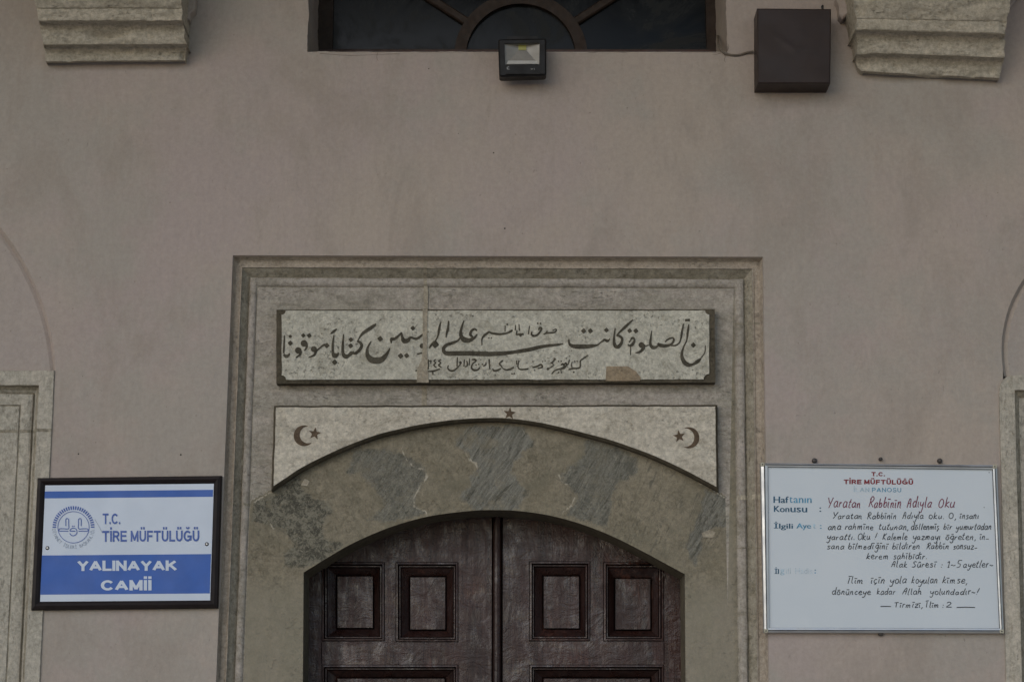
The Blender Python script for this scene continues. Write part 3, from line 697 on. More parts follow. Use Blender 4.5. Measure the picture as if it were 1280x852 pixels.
STROKES = {
 1: [[(90,290,8),(85,400,16),(80,480,14)], [(80,490,14),(105,512,32),(132,502,24),(145,478,6)], [(322,372,26),(326,415,20),(300,455,6)], [(262,455,26),(254,495,20),(210,527,7)],
     [(428,440,24),(412,492,22),(380,512,14),(345,525,5)], [(425,458,14),(470,420,16),(505,393,18),(535,392,26)], [(580,275,6),(610,250,24),(648,220,12)],
     [(618,285,8),(605,380,22),(605,470,26),(622,505,44),(650,500,28),(665,470,7)], [(720,275,8),(712,380,22),(712,475,28),(738,512,42),(778,503,28),(830,462,16)]],
 2: [[(54,502,28),(75,470,20),(120,480,26),(168,440,28),(188,400,28),(172,365,26),(140,350,14)], [(140,358,8),(160,322,10),(200,268,26),(280,213,32),(320,185,26),(342,165,8)],
     [(290,350,6),(252,420,20),(248,490,36),(285,543,58),(340,558,60),(400,545,54),(450,497,32),(490,425,5)], [(502,375,6),(506,330,30),(540,325,26),(590,285,18),(612,255,8)],
     [(612,258,12),(620,310,28),(640,347,46),(680,343,36),(710,312,20),(770,325,24),(825,290,18),(845,268,10)], [(775,490,5),(830,475,12)], [(760,668,14),(790,655,8)]],
 3: [[(225,425,7),(250,388,18),(285,352,20)], [(285,360,12),(318,295,12),(330,230,22),(346,150,8)], [(433,135,10),(425,220,24),(413,262,20),(404,314,4)],
     [(735,238,12),(705,222,20),(672,248,24),(665,285,26),(692,306,14)], [(738,275,5),(705,315,24),(650,342,40),(600,335,50),(568,300,36),(562,250,26),(576,190,18),(596,130,5)],
     [(560,308,14),(530,345,16),(470,370,26),(410,392,30),(378,430,32),(388,468,34),(430,482,42),(520,480,42),(650,480,42),(760,483,42),(852,484,42)],
     [(217,545,6),(215,650,10)], [(225,565,8),(245,558,8),(240,590,6)], [(297,545,8),(275,562,9),(295,580,8),(275,605,12),(302,632,8)], [(352,545,8),(326,562,9),(350,580,8),(326,605,12),(357,632,8)],
     [(210,672,8),(270,668,14),(340,645,8)], [(265,680,10),(265,710,6)], [(525,520,8),(522,620,13)], [(430,605,5),(425,640,11),(455,666,17),(500,655,15),(550,605,10),(560,578,22),(545,582,14)],
     [(600,545,8),(595,620,10)], [(625,560,10),(632,608,12),(605,625,9)], [(655,535,8),(652,610,8)], [(680,548,8),(708,546,20),(725,560,10),(690,590,10),(675,630,13),(700,658,19),(740,655,15),(765,630,5)],
     [(830,575,8),(826,603,12),(800,616,6)]],
 4: [[(0,484,42),(110,487,42),(200,487,42),(330,480,38),(440,468,30),(500,458,34),(620,438,36),(730,412,32),(854,394,26)], [(106,395,4),(106,330,12),(130,292,22),(160,268,20),(182,255,16),(220,268,20),(300,276,18),(380,262,16),(420,240,20),(432,230,6)],
     [(352,185,7),(352,250,8)], [(462,178,6),(462,235,10)], [(500,170,6),(504,240,10)], [(480,235,8),(474,280,14),(500,276,12),(550,275,18)], [(612,188,8),(600,280,5)],
     [(640,245,6),(634,280,17),(665,295,21),(700,280,18),(732,240,15),(738,212,18),(716,212,16),(712,235,9)], [(183,540,12),(185,610,12),(192,652,7)], [(328,555,14),(292,590,14),(310,612,12),(325,640,7)],
     [(220,645,8),(235,666,16),(270,660,16),(310,640,7)], [(330,640,7),(360,655,13),(400,650,14),(445,628,14)], [(475,555,6),(475,600,8)], [(502,555,6),(490,600,8),(496,640,10),(530,652,14),(600,645,12)],
     [(640,630,8),(670,625,14),(700,615,14),(735,600,16),(746,628,14),(700,640,8)]],
 5: [[(254,396,26),(275,393,22),(320,388,20),(374,377,6)], [(165,278,6),(195,262,14),(205,240,6)], [(195,265,14),(230,262,14),(275,258,14),(300,240,12),(295,222,8),(260,240,7)],
     [(435,330,5),(440,375,22),(468,400,32),(520,408,40),(600,408,40),(680,402,32),(740,390,13),(790,350,12),(815,335,20),(852,350,20)],
     [(225,640,8),(270,605,8),(240,575,5)], [(240,590,6),(288,542,16),(270,535,8)], [(250,700,5),(290,660,10),(350,642,10),(385,620,16),(370,592,16),(350,608,9)], [(350,642,9),(385,640,10),(410,602,14),(400,582,12),(386,600,7)],
     [(410,612,10),(430,590,8),(441,545,8)], [(430,655,6),(470,640,12),(520,640,12),(554,624,12),(558,562,10),(590,535,10),(640,500,4)], [(470,570,5),(462,600,7),(468,628,10)]],
 6: [[(190,360,10),(220,336,20),(250,352,18),(276,324,6)], [(332,212,8),(322,290,16),(320,360,26),(334,402,34),(365,410,34),(398,370,26),(404,322,24),(376,296,22),(345,292,14)], [(348,288,8),(392,243,18),(430,208,26),(468,172,22),(523,121,6)],
     [(495,345,8),(508,320,18),(530,318,16),(535,350,20),(512,388,28),(478,398,14),(468,382,5)], [(495,340,10),(480,365,6)], [(495,405,4),(495,500,2)], [(640,385,22),(630,430,30),(595,464,22),(548,475,5)], [(640,408,7),(690,392,10)],
     [(722,240,6),(710,320,16),(707,385,26),(732,418,34),(768,413,24),(790,395,9)]],
 7: [[(190,372,16),(210,393,34),(270,400,30),(330,385,20),(360,342,20),(345,315,14),(300,330,14),(265,360,5)], [(330,398,12),(380,396,14),(420,365,12),(436,320,12)], [(436,322,14),(446,260,20),(463,165,8)],
     [(520,170,10),(508,260,20),(498,345,9)], [(480,128,22),(532,126,22)], [(498,345,8),(462,420,14),(445,500,28),(468,568,40),(512,602,40),(560,598,22),(615,565,34),(650,533,10)], [(650,530,5),(690,470,4),(696,395,8)]],
}
DOTS = {1: [(152,300,20),(152,372,29),(290,290,25),(354,292,27),(540,397,30),(625,575,31),(797,335,27),(795,400,28)],
        2: [(385,325,31),(733,212,27),(603,508,31),(667,504,29)], 3: [(290,385,42),(725,605,10),(752,597,9),(775,548,7),(793,597,9),(690,85,9)],
        4: [(180,316,9),(207,316,9),(375,172,12),(515,285,19),(700,160,10),(728,160,10),(425,698,10),(450,695,10),(648,568,8),(665,660,8),(750,568,7)],
        5: [(592,242,29),(664,242,29),(212,645,17),(183,560,7),(408,533,10),(325,565,10),(353,565,10),(325,683,11),(355,683,11),(497,565,9),(523,565,9),(487,680,11),(105,165,9),(132,165,9)],
        6: [(239,233,27),(486,240,27),(552,242,28)], 7: [(568,392,29)]}
ROUND = {1: [(298,375,36),(237,450,35),(403,435,32)], 2: [(832,402,27)], 6: [(612,392,31)]}
mb = MB(); LH = IH + .0014
for r_, ss in STROKES.items():
    for s_ in ss: ribbon(mb, [(RG[r_] + x / S, 385 + y / S, max(w_ * 1.14, w_ + 3.5, 11) / S) for x, y, w_ in s_], LH, 'ink')
for r_, ss in DOTS.items():
    for x, y, rad in ss: blob(mb, RG[r_] + x / S, 385 + y / S, rad / S, LH, 'ink', 4, rot=.12)
for r_, ss in ROUND.items():
    for x, y, rad in ss: blob(mb, RG[r_] + x / S, 385 + y / S, rad / S, LH, 'ink', 14)
mb.build('lettering', ins)
mb = MB()
slab(mb, rough([XZ(x, y, IH) for x, y in ((528.5, 386.5), (534.5, 386.5), (534, 430), (534.5, 462), (536, 478), (521, 478), (521.5, 462), (527, 450), (528.5, 430))], .008, .0022, 31), IH + .004, .02, 'mortar')
mb.build('mortar_repair', ins); mb = MB()
slab(mb, rough([XZ(x, y, IH) for x, y in ((758.2, 457.6), (785, 457.8), (795, 464), (801, 472), (800, 476), (757, 476))], .01, .001, 33), IH + .003, .02, 'patch')
mb.build('mortar_repair', ins)

# ------------------------------------------------------------------ wooden double door
DH = -.285
at = P(620, 852, DH); at.z = 0; at.y = -DH
DD = thing('double_door', 'dark glossy wooden double door with square recessed panels under the stone arch', 'door', at)
xa, xb = XZ(376, 760, DH)[0], XZ(860, 760, DH)[0]; zt_ = XZ(620, 630, DH)[1]
xm0, xm1 = XZ(614.5, 760, DH)[0], XZ(628.5, 760, DH)[0]
def rect(x0, y0, x1, y1, h=DH): return ccw([XZ(x0, y0, h), XZ(x1, y0, h), XZ(x1, y1, h), XZ(x0, y1, h)])
LEAF = [((xa, xm0), [((402, 702, 481, 801), (420, 718, 466, 784)), ((494.5, 702, 573, 802), (511.5, 719, 557, 786)), ((402, 830, 573, 985), (420, 846, 556, 969)), ((402, 1030, 573, 1340), (420, 1046, 556, 1324))]),
        ((xm1, xb), [((661.5, 701, 738, 801), (679, 718, 725, 784.5)), ((754, 702, 830, 801), (769, 721, 814.5, 786)), ((661.5, 830, 830, 985), (679, 846, 814, 969)), ((661.5, 1030, 830, 1340), (679, 1046, 814, 1324))])]
for (x0, x1), pans in LEAF:
    mb = MB(); holes = [rect(*o) for o, i in pans]
    fill(mb, [(x0, 0.02), (x1, .02), (x1, zt_), (x0, zt_)], holes, DH, 'wood')
    # shallow cut lines where rails meet stiles
    jx = 402 if x0 < 0 and x0 == xa else 830
    for (u0, v0, u1, v1) in ((jx - .5, 600, jx + .5, 701), (jx - .5, 802, jx + .5, 829)):
        slab(mb, rect(u0, v0, u1, v1, DH + .0006), DH + .0006, .0006, 'wood_dark')
    leaf = mb.build('door_leaf', DD)
    for (o, i) in pans:
        pb = MB(); lo = rect(*o); li = rect(*i)
        e = lambda d: offset(lo, d)
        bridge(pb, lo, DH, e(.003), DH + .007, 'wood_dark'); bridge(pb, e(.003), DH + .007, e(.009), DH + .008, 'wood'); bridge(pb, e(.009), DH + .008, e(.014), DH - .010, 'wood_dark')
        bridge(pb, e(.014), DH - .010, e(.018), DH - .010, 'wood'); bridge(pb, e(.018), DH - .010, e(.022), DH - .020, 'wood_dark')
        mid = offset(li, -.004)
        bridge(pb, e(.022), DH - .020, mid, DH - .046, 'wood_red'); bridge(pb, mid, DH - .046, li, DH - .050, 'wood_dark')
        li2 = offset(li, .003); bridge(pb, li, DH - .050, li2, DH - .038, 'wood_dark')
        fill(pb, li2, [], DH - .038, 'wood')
        pb.build('door_panel', leaf)
mb = MB()
xs = [XZ(p, 760, DH)[0] for p in (614.5, 616.5, 618.5, 621.5, 624.5, 626.5, 628.5)]
hs = [DH - .012, DH + .004, DH + .018, DH + .022, DH + .018, DH + .004, DH - .012]
mm = ['wood_dark', 'wood_red', 'wood_red', 'wood_red', 'wood_red', 'wood_dark']
for i in range(6):
    mb.add([(xs[i], -hs[i], .02), (xs[i + 1], -hs[i + 1], .02), (xs[i + 1], -hs[i + 1], zt_), (xs[i], -hs[i], zt_)], [(0, 1, 2, 3)], mm[i])
mb.build('astragal', DD, smooth=True)

# ------------------------------------------------------------------ lunette window
WH = -.43
at = Vector((wc[0], .43, WL[1]))
LW = thing('lunette_window', 'dark timber fanlight window of dusty glass above the doorway', 'window', at)
cx, cz = XZ(651, 70, WH); sill = XZ(640, 70.5, WH)[1]
r_in, r_out = 70 * PX * 1.06, 85 * PX * 1.06
opx0, opx1 = XZ(392, 40, WH)[0], XZ(905, 40, WH)[0]
xin0, xin1 = XZ(416, 40, WH)[0], XZ(883, 40, WH)[0]
rin = .5 * (xin1 - xin0); ccx = .5 * (xin0 + xin1); zc = sill + .6
zi = XZ(640, 61.5, WH)[1]
def dshape(x0, x1, zb_, zc_, n=32):
    r = .5 * (x1 - x0); c = .5 * (x0 + x1); return [(x0, zb_), (x1, zb_)] + arc((c, zc_), r, 0, math.pi, n)
mb = MB(); fo_ = dshape(opx0 - .03, opx1 + .03, sill - .05, zc); fi_ = dshape(xin0, xin1, zi, zc)
fill(mb, fo_, [fi_], WH, 'winwood'); wallstrip(mb, ccw(fi_), WH, WH - .05, 'winwood', flip=True)
box(mb, opx0 + .02, opx1 - .02, -WH - .012, -WH + .02, sill - .04, XZ(640, 63.6, WH)[1], 'winwood_red')
mb.build('window_frame', LW)
mb = MB(); lpO = [(cx + r_out, zi - .01)] + arc((cx, cz), r_out, 0.02, math.pi - .02, 36) + [(cx - r_out, zi - .01)]
lpI = [(cx - r_in, zi - .01)] + list(reversed(arc((cx, cz), r_in, 0.02, math.pi - .02, 36))) + [(cx + r_in, zi - .01)]
lp = ccw(lpO + lpI); fill(mb, lp, [], WH + .004, 'winwood'); wallstrip(mb, lp, WH + .004, WH - .04, 'winwood')
mb.build('glazing_ring', LW)
for k in range(1, 5):
    a = math.pi * k / 5 + (R(2) if k == 4 else (-R(2) if k == 1 else 0)); d = Vector((math.cos(a), math.sin(a))); nn = Vector((-d.y, d.x)) * .018
    p0 = Vector((cx, cz)) + d * (r_out - .008); p1 = Vector((cx, cz)) + d * (rin + .06)
    mb = MB(); lp = ccw([tuple(p0 + nn), tuple(p0 - nn), tuple(p1 - nn), tuple(p1 + nn)]); slab(mb, lp, WH + .001, .03, 'winwood', cham=.006); mb.build('glazing_bar', LW)
def wedge(a0, a1, r0, r1):
    return arc((cx, cz), r1, a0, a1, 12) + list(reversed(arc((cx, cz), r0, a0, a1, 12)))
gm = MB(); fill(gm, dshape(xin0 - .01, xin1 + .01, zi - .012, zc), [], WH - .022, 'glass'); gm.build('glass_pane', LW)

# ------------------------------------------------------------------ stone surrounds of the side windows
for side_, path, hc, mpx in (('l', [SL_B, SL_TR, (2 * cl[0] - SL_TR[0], zl), (2 * cl[0] - SL_B[0], 0)], cl, 1), ('r', [holeR[0], (XZ(1248.5, 470)[0], SR_TL[1]), (2 * cr_[0] - XZ(1248.5, 470)[0], SR_TL[1]), holeR[-1]], cr_, 0)):
    at = Vector((hc[0], 0, 0))
    lab = 'pale marble window surround with stepped mouldings at left edge beside the blue sign' if mpx else 'worn marble jamb with rounded top corner at right edge beside the white notice board'
    t = thing('stone_window_surround', lab, 'window surround', at, 'marble window surrounds')
    pr = [(0, -.02), (.2, .004), (.8, .008), (16.5, .008), (17.2, .004), (17.8, -.010), (18.6, -.012), (21, -.020), (23.5, -.034), (24.5, -.036), (25, -.022), (27, -.018), (36, -.02), (37.5, -.022), (38, -.026), (39, -.026), (39.4, -.022), (62, -.022), (62.5, -.16)]
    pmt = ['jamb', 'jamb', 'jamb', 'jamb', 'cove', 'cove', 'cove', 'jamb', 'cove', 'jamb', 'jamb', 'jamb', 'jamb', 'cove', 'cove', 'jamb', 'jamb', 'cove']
    mb = MB()
    if mpx: sweep(mb, path, [(o * PX, h) for o, h in pr], [1.12, 1.12, 1.12], pmt, side=-1, step=.03, amp=.0016, seed=3)
    else:
        path = [path[0], XZ(1248.6, 484), XZ(1250.2, 477), XZ(1256, 471.8), XZ(1264, SR_TL[1] and 469.5), (2 * cr_[0] - XZ(1264, 470)[0], SR_TL[1]), (path[3][0], 0)]
        pr2 = [(o * (1.0 if o < 10 else 1.12), h) for o, h in pr[:3]] + [(19, .008), (19.6, .003), (20.5, -.008), (23, -.012), (27, -.03), (60, -.03), (60.5, -.16)]
        pm2 = ['cove', 'jamb', 'jamb', 'jamb', 'cove', 'cove', 'cove', 'jamb', 'cove']
        p0 = [path[0], (XZ(1248.6, 484)[0], SR_TL[1] + .004), (2 * cr_[0] - XZ(1248.6, 484)[0], SR_TL[1] + .004), path[-1]]
        # rounded outer corner: clip the corner by sweeping, then cutting with the wall's own outline
        inner = [tuple(p) for p in sweep_path(p0, 19 * PX, [1, 1, 1], 1)]
        outl = [p0[0]] + rough([XZ(1248.6, 492), XZ(1249, 485), XZ(1250.6, 479), XZ(1253.5, 474.5), XZ(1258, 471.2), XZ(1264, 469.6), (p0[2][0], p0[2][1])], .015, .002, 4, closed=False) + [p0[3]]
        lp = ccw(outl + list(reversed(inner))); fill(mb, lp, [], .009, 'jamb'); wallstrip(mb, ccw(outl), .009, -.02, 'jamb')
        sweep(mb, p0, [(o * PX, h) for o, h in [(19, .009)] + pr2[4:]], [1, 1, 1], pm2[3:], side=1, step=.03, amp=.0016, seed=9)
    mb.build('moulded_frame', t, smooth=True)
    # a dark shutter closes the opening (out of the picture)
    ins_ = sweep_path(path if mpx else p0, 61 * PX, [1.12] * 3 if mpx else [1] * 3, -1 if mpx else 1)
    mb = MB(); fill(mb, ccw([tuple(p) for p in ins_]), [], -.15, 'wood'); mb.build('shutter', t)
    if mpx:
        mb = MB(); pr3 = [(o, h + .0018) for o, h in pr[1:]]
        seg = []
        zj0, zj1 = XZ(60, 539.5)[1], XZ(60, 536)[1]
        fr = lambda z: line_to_z(SL_TR, SL_B, z)
        sweep(mb, [fr(zj0), fr(zj1)], [(o * PX * 1.12, h) for o, h in pr3], [1], ['cove'] * (len(pr3) - 1), side=-1, step=.006, amp=.0012, seed=5)
        mb.build('mortar_joint', t)

# ------------------------------------------------------------------ corbels
def corbel(rows, label, springer):
    mb = MB(); L, Rr, Lb, Rb = [], [], [], []
    xs_ = []
    NX = 70
    fine = []
    for a, b in zip(rows[:-1], rows[1:]):
        k = max(1, int((a[0] - b[0]) / 1.6)) if b[0] > -70 else 1
        fine += [tuple(u + (v - u) * t / k for u, v in zip(a, b)) for t in range(k)]
    rows = fine + [rows[-1]]
    grid = []
    for (yl, yr, h, xl, xr) in rows:
        row = []
        for k in range(NX + 1):
            t = k / NX; p = P(xl + (xr - xl) * t, yl + (yr - yl) * t, h)
            j = n2(p.x * 11, p.z * 23, 2.2) * .004 + n2(p.x * 37, p.z * 50, 4.2) * .002 + n2(p.x * 90, p.z * 90, 1.2) * .0015
            q = n2(p.x * 7, p.z * 16, 9.1); e_ = max(0, q - .28) * .07 + max(0, n2(p.x * 24, p.z * 24, 5.5) - .35) * .035
            sx = (1 if k < NX / 2 else -1) * max(0, 1 - min(k, NX - k) / 3) * max(0, n2(p.z * 30, k > 5, 3.3) + .1) * .008
            row.append((p.x + sx, p.y + j + (e_ if h > .02 else 0), p.z + j * .8))
        grid.append(row)
    W_ = NX + 1
    v = [p for r in grid for p in r]
    mb.add(v, [(i * W_ + k, (i + 1) * W_ + k, (i + 1) * W_ + k + 1, i * W_ + k + 1)[::-1] for i in range(len(grid) - 1) for k in range(NX)], 'corbel')
    for k in (0, NX):
        a = [r[k] for r in grid]; b = [(r[k][0], .05, r[k][2]) for r in grid]; n = len(a)
        mb.add(a + b, [(i, i + 1, n + i + 1, n + i) if k == 0 else (i, n + i, n + i + 1, i + 1) for i in range(n - 1)], 'corbel')
    a = grid[0]; mb.add(list(a) + [(p[0], .05, p[2]) for p in a], [(k, k + 1, W_ + k + 1, W_ + k) for k in range(NX)], 'corbel')
    a = grid[-1]; mb.add(list(a) + [(p[0], .05, p[2]) for p in a], [(k, k + 1, W_ + k + 1, W_ + k) for k in range(NX)], 'corbel')
    xm = .5 * (grid[0][0][0] + grid[0][-1][0])
    t = thing('stone_corbel', label, 'corbel', Vector((xm, 0, grid[0][0][2])), 'moulded stone corbels under the arch springings')
    mb.build('moulded_block', t, smooth=True)
    for pts in springer:
        s = MB(); slab(s, rough([XZ(x, y, .06) for x, y in pts], .02, .003, pts[0][0]), .06, .07, 'plaster', cham=.006)
        s.build('plaster_springer', t)
    return t
corbel([(79.5, 77.5, -.01, 59, 231), (78.5, 76.5, .035, 57.5, 231), (77, 75, .05, 56.5, 231.5), (73, 71.5, .052, 56, 232), (66, 65, .055, 55, 232.5), (60, 59, .068, 54, 233), (57, 56, .09, 53.5, 233.5), (56, 55, .115, 53, 233.5),
        (54.5, 53.5, .118, 53, 233), (51, 50.5, .122, 52.5, 232), (45, 45, .125, 51.5, 231.5), (37, 37, .13, 50.5, 230.5), (31, 31, .145, 49.5, 230), (28, 28, .165, 49, 229.5), (26.5, 26.5, .19, 48.5, 229),
        (25, 25.5, .195, 48, 228.5), (18, 18, .197, 47, 228), (11, 11, .20, 46, 227.5), (9.5, 9.5, .207, 45.5, 227.5), (0, 0, .225, 42, 227), (-30, -30, .27, 34, 227), (-60, -60, .3, 28, 226), (-140, -140, .3, 28, 226)],
       'stepped limestone corbel with chipped mouldings above the blue sign, left of the window', [[(228, -140), (245, -140), (244, 0), (243, 12), (237.5, 17), (236.5, 24), (229, 24)], [(20, -140), (50, -140), (50, 0), (42, 0), (37, -20)]])
corbel([(92.5, 101, -.01, 1080, 1247), (91.5, 100, .03, 1079, 1247.5), (89, 97.5, .048, 1077, 1249), (85, 92, .05, 1074, 1250), (77, 84, .055, 1071.5, 1252), (70, 77, .07, 1070.5, 1254), (67, 73.5, .09, 1070, 1255), (65.5, 72, .115, 1070, 1255.5),
        (63, 70, .12, 1071, 1256), (56, 63, .124, 1071, 1256), (48, 54, .13, 1070.5, 1256.5), (42, 47.5, .145, 1070, 1257), (39, 44, .165, 1069.5, 1257.5), (37.5, 42.5, .19, 1069, 1258), (36, 41, .195, 1069, 1258.5), (30, 34, .197, 1070, 1259),
        (24, 27.5, .2, 1071, 1259.5), (22.5, 26, .206, 1071, 1260), (10, 12, .225, 1069, 1262), (0, 1, .24, 1067, 1264), (-30, -30, .28, 1067, 1272), (-60, -60, .3, 1067, 1280), (-140, -140, .3, 1067, 1280)],
       'stepped limestone corbel with one rounded lower corner, right of the brown box', [[(1045, -140), (1066, -140), (1066, 16), (1060, 18), (1053, 23.5), (1049.5, 19), (1049, 8), (1046, 0)], [(1258, -140), (1282, -140), (1278, -10), (1270, 0), (1262, 10), (1258, 10)]])

# ------------------------------------------------------------------ floodlight
FH = .105
at = P(653, 72, 0)
FLD = thing('floodlight', 'small black LED floodlight with yellow chip under the window sill', 'floodlight', at)
mb = MB()
q = ccw([XZ(622.5, 49, FH), XZ(683, 48, FH), XZ(683, 94, FH), XZ(624, 96, FH)])
def rcorner(l, r, n=4):
    out = []; m = len(l)
    for i in range(m):
        p, c, s_ = (Vector(l[(i + k) % m]) for k in (-1, 0, 1)); a = c + (p - c).normalized() * r; b = c + (s_ - c).normalized() * r
        for k in range(n + 1):
            t = k / n; out.append(tuple((1 - t) ** 2 * a + 2 * t * (1 - t) * c + t * t * b))
    return out
qr = rcorner(q, .012); wi = ccw([XZ(630.5, 54.5, FH), XZ(674.5, 54, FH), XZ(674, 80.5, FH), XZ(631.5, 81, FH)])
qi = offset(qr, .006)
fill(mb, qi, [wi], FH, 'black'); bridge(mb, qr, FH - .006, qi, FH, 'black'); wallstrip(mb, qr, FH - .006, FH - .055, 'black')
fill(mb, qr, [], FH - .055, 'black'); wallstrip(mb, wi, FH, FH - .008, 'black', flip=True)
box(mb, P(632, 90, FH).x, P(675, 90, FH).x, -FH - .0004 - .006, -FH - .0004, P(640, 93.2, FH).z, P(640, 91, FH).z, 'black')
body = mb.build('housing', FLD)
mb = MB(); fx0, fx1 = P(647.5, 60, FH - .02).x, P(658.5, 60, FH - .02).x; fz0, fz1 = P(650, 63, FH - .02).z, P(650, 56.3, FH - .02).z
cb = [(fx0, fz0), (fx1, fz0), (fx1, fz1), (fx0, fz1)]
bridge(mb, wi, FH - .008, cb, FH - .026, 'chrome')
wi2 = offset(wi, .004); 
fill(mb, cb, [], FH - .026, 'chrome'); 
# bright folded lip along the bottom of the reflector
a = [P(633, 80.3, FH - .006), P(673, 80, FH - .006), P(671.5, 76, FH - .011), P(635, 76, FH - .011)]
mb.add(a, [(0, 1, 2, 3)], 'lip')
mb.build('reflector', FLD)
mb = MB(); cc = [(fx0 + .002, fz0 + .002), (fx1 - .002, fz0 + .002), (fx1 - .002, fz1 - .001), (fx0 + .002, fz1 - .001)]
slab(mb, cc, FH - .022, .004, 'chip'); mb.build('led_chip', FLD)
mb = MB()
for pts in ([(634.0, 84, .9), (634.2, 87, .9)], [(634.5, 83.3, .6), (636.5, 83.5, .6)], [(635, 85, .5), (636.6, 85.6, .5)], [(635.2, 86.8, .6), (636.9, 87, .6)], None, [(664, 85.5, .6), (664.2, 87.5, .6)], [(665.6, 85.6, .5), (666, 87.4, .5)], [(667.4, 85.6, .5), (668.6, 87.4, .4)]):
    if pts is None: mb.build('marking', body); mb = MB(); continue
    ribbon(mb, pts, FH + .0006, 'mark', 2)
mb.build('marking', body)
mb = MB()
for px_ in (632, 674):
    c0 = P(px_, 64, 0); box(mb, c0.x - .008, c0.x + .008, -(FH - .05), .0, c0.z - .02, c0.z + .008, 'black')
c0 = P(632, 64, 0); c1 = P(674, 64, 0); box(mb, c0.x - .0, c1.x + .0, -.004, 0.0005, c0.z - .019, c0.z + .007, 'black')
tp = [P(634, 46, .05), P(672, 45.5, .05)]
box(mb, tp[0].x, tp[1].x, -.085, -.06, P(640, 50, .08).z, P(640, 46, .08).z, 'black')
mb.build('mounting_bracket', FLD)

# ------------------------------------------------------------------ brown box and its cable
BH = .116
at = P(990, 64, 0)
BX = thing('metal_box', 'square dark brown metal box on the wall between window and corbel', 'box', at)
q = ccw([XZ(946.5, 10.5, BH), XZ(1039, 11.3, BH), XZ(1038, 104.3, BH), XZ(947, 104.3, BH)])
mb = MB(); qi = offset(q, .005); bridge(mb, q, BH - .004, qi, BH, 'box')
c0 = [(qi[0][0] + (qi[1][0] - qi[0][0]) * u, qi[0][1] + (qi[3][1] - qi[0][1]) * v_) for v_ in (0,) for u in (0,)]
NG = 48; gv = []
for i in range(NG + 1):
    for j in range(NG + 1):
        u, v_ = i / NG, j / NG
        a = Vector(qi[0]).lerp(Vector(qi[1]), u); b = Vector(qi[3]).lerp(Vector(qi[2]), u); p = a.lerp(b, v_)
        d1 = abs((v_ - (.62 - .42 * (u - .25) / .27 * .45)) if u < .52 else (v_ - (.44 + .05 * (u - .52) / .4)))
        e = .0014 * math.exp(-(d1 / .06) ** 2) * max(0, math.sin(math.pi * min(1, max(0, (u - .1) / .78)))) + .003 * math.sin(math.pi * u) * math.sin(math.pi * v_)
        edge = i in (0, NG) or j in (0, NG)
        gv.append((p.x, -(BH + (0 if edge else e)), p.y))
# order of q is ccw: 0 = lower left
mb.add([tuple(p) for p in gv], [(i * (NG + 1) + j, (i + 1) * (NG + 1) + j, (i + 1) * (NG + 1) + j + 1, i * (NG + 1) + j + 1) for i in range(NG) for j in range(NG)], 'box')
wallstrip(mb, q, BH - .004, .0, 'box')
mb.build('cover', BX)
mb = MB(); kp = P(1028, 10, .06); tube(mb, [(kp.x, kp.y, kp.z - .02), (kp.x, kp.y, kp.z + .006), (kp.x + .003, kp.y, kp.z + .009)], .005, 'black'); mb.build('lug', BX)
mb = MB()
cpth = bez([P(942, 64.5, .012), P(933, 66, .008), P(922, 69, .006), P(912, 68.5, .006), P(905, 66.5, .008), P(900.5, 62, .0), P(898, 55, -.05), P(897, 45, -.3)], 5)
tube(mb, cpth, .0042, 'cable'); cbo = mb.build('cable', None, smooth=True)
tag(cbo, 'short thin cable sagging from the brown box to the window corner', 'cable')

# ------------------------------------------------------------------ blue and white mosque sign
SG = .022
at = P(158, 678, 0)
SN = thing('mosque_sign', 'framed blue and white mosque name sign with round emblem on the plaster wall', 'sign', at)
fo4 = [(46.5, 596.8), (277, 594), (272.3, 759.5), (38.5, 762)]; fi4 = [(56.5, 606.3), (266.6, 604.2), (262, 749.2), (50, 750.8)]
o_ = ccw([XZ(x, y, SG) for x, y in fo4]); i_ = ccw([XZ(x, y, SG) for x, y in fi4])
mb = MB(); m1 = [tuple(Vector(a).lerp(Vector(b), .45)) for a, b in zip(o_, i_)]; m2 = [tuple(Vector(a).lerp(Vector(b), .75)) for a, b in zip(o_, i_)]
bridge(mb, o_, SG - .006, [tuple(Vector(a).lerp(Vector(b), .12)) for a, b in zip(o_, i_)], SG, 'signframe')
bridge(mb, [tuple(Vector(a).lerp(Vector(b), .12)) for a, b in zip(o_, i_)], SG, m1, SG + .004, 'signframe')
bridge(mb, m1, SG + .004, m2, SG - .001, 'signframe'); bridge(mb, m2, SG - .001, i_, SG - .008, 'signframe'); wallstrip(mb, o_, SG - .006, 0, 'signframe')
mb.build('frame', SN)
SP = SG - .007
def sq(u0, v0, u1, v1, h, quad=fi4):
    def pt(u, v):
        a = Vector(quad[0]).lerp(Vector(quad[1]), u); b = Vector(quad[3]).lerp(Vector(quad[2]), u); c = a.lerp(b, v); return XZ(c.x, c.y, h)
    return ccw([pt(u0, v0), pt(u1, v0), pt(u1, v1), pt(u0, v1)])
mb = MB(); slab(mb, sq(-.02, -.02, 1.02, 1.02, SP), SP, .008, 'white_sheet')
slab(mb, sq(0, .052, 1, .112, SP), SP + .0006, .0006, 'blue_sheet'); slab(mb, sq(0, .605, 1, .944, SP), SP + .0006, .0006, 'blue_sheet')
plate = mb.build('plate', SN)
mb = MB(); TH = SP + .0012
sans(mb, 'T.C.', 128.3, 641, 150.2, 654.8, TH, 'blue_ink', .21, .14)
mb.build('lettering', plate); mb = MB()
sans(mb, 'TİRE MÜFTÜLÜĞÜ', 127.8, 662.6, 249, 677.0, TH, 'blue_ink', .225, .13, slope=-.004)
mb.build('lettering', plate); mb = MB()
sans(mb, 'YALINAYAK', 96.6, 699.6, 221, 713.6, TH, 'white_sheet', .28, .06, slope=-.003)
mb.build('lettering', plate); mb = MB()
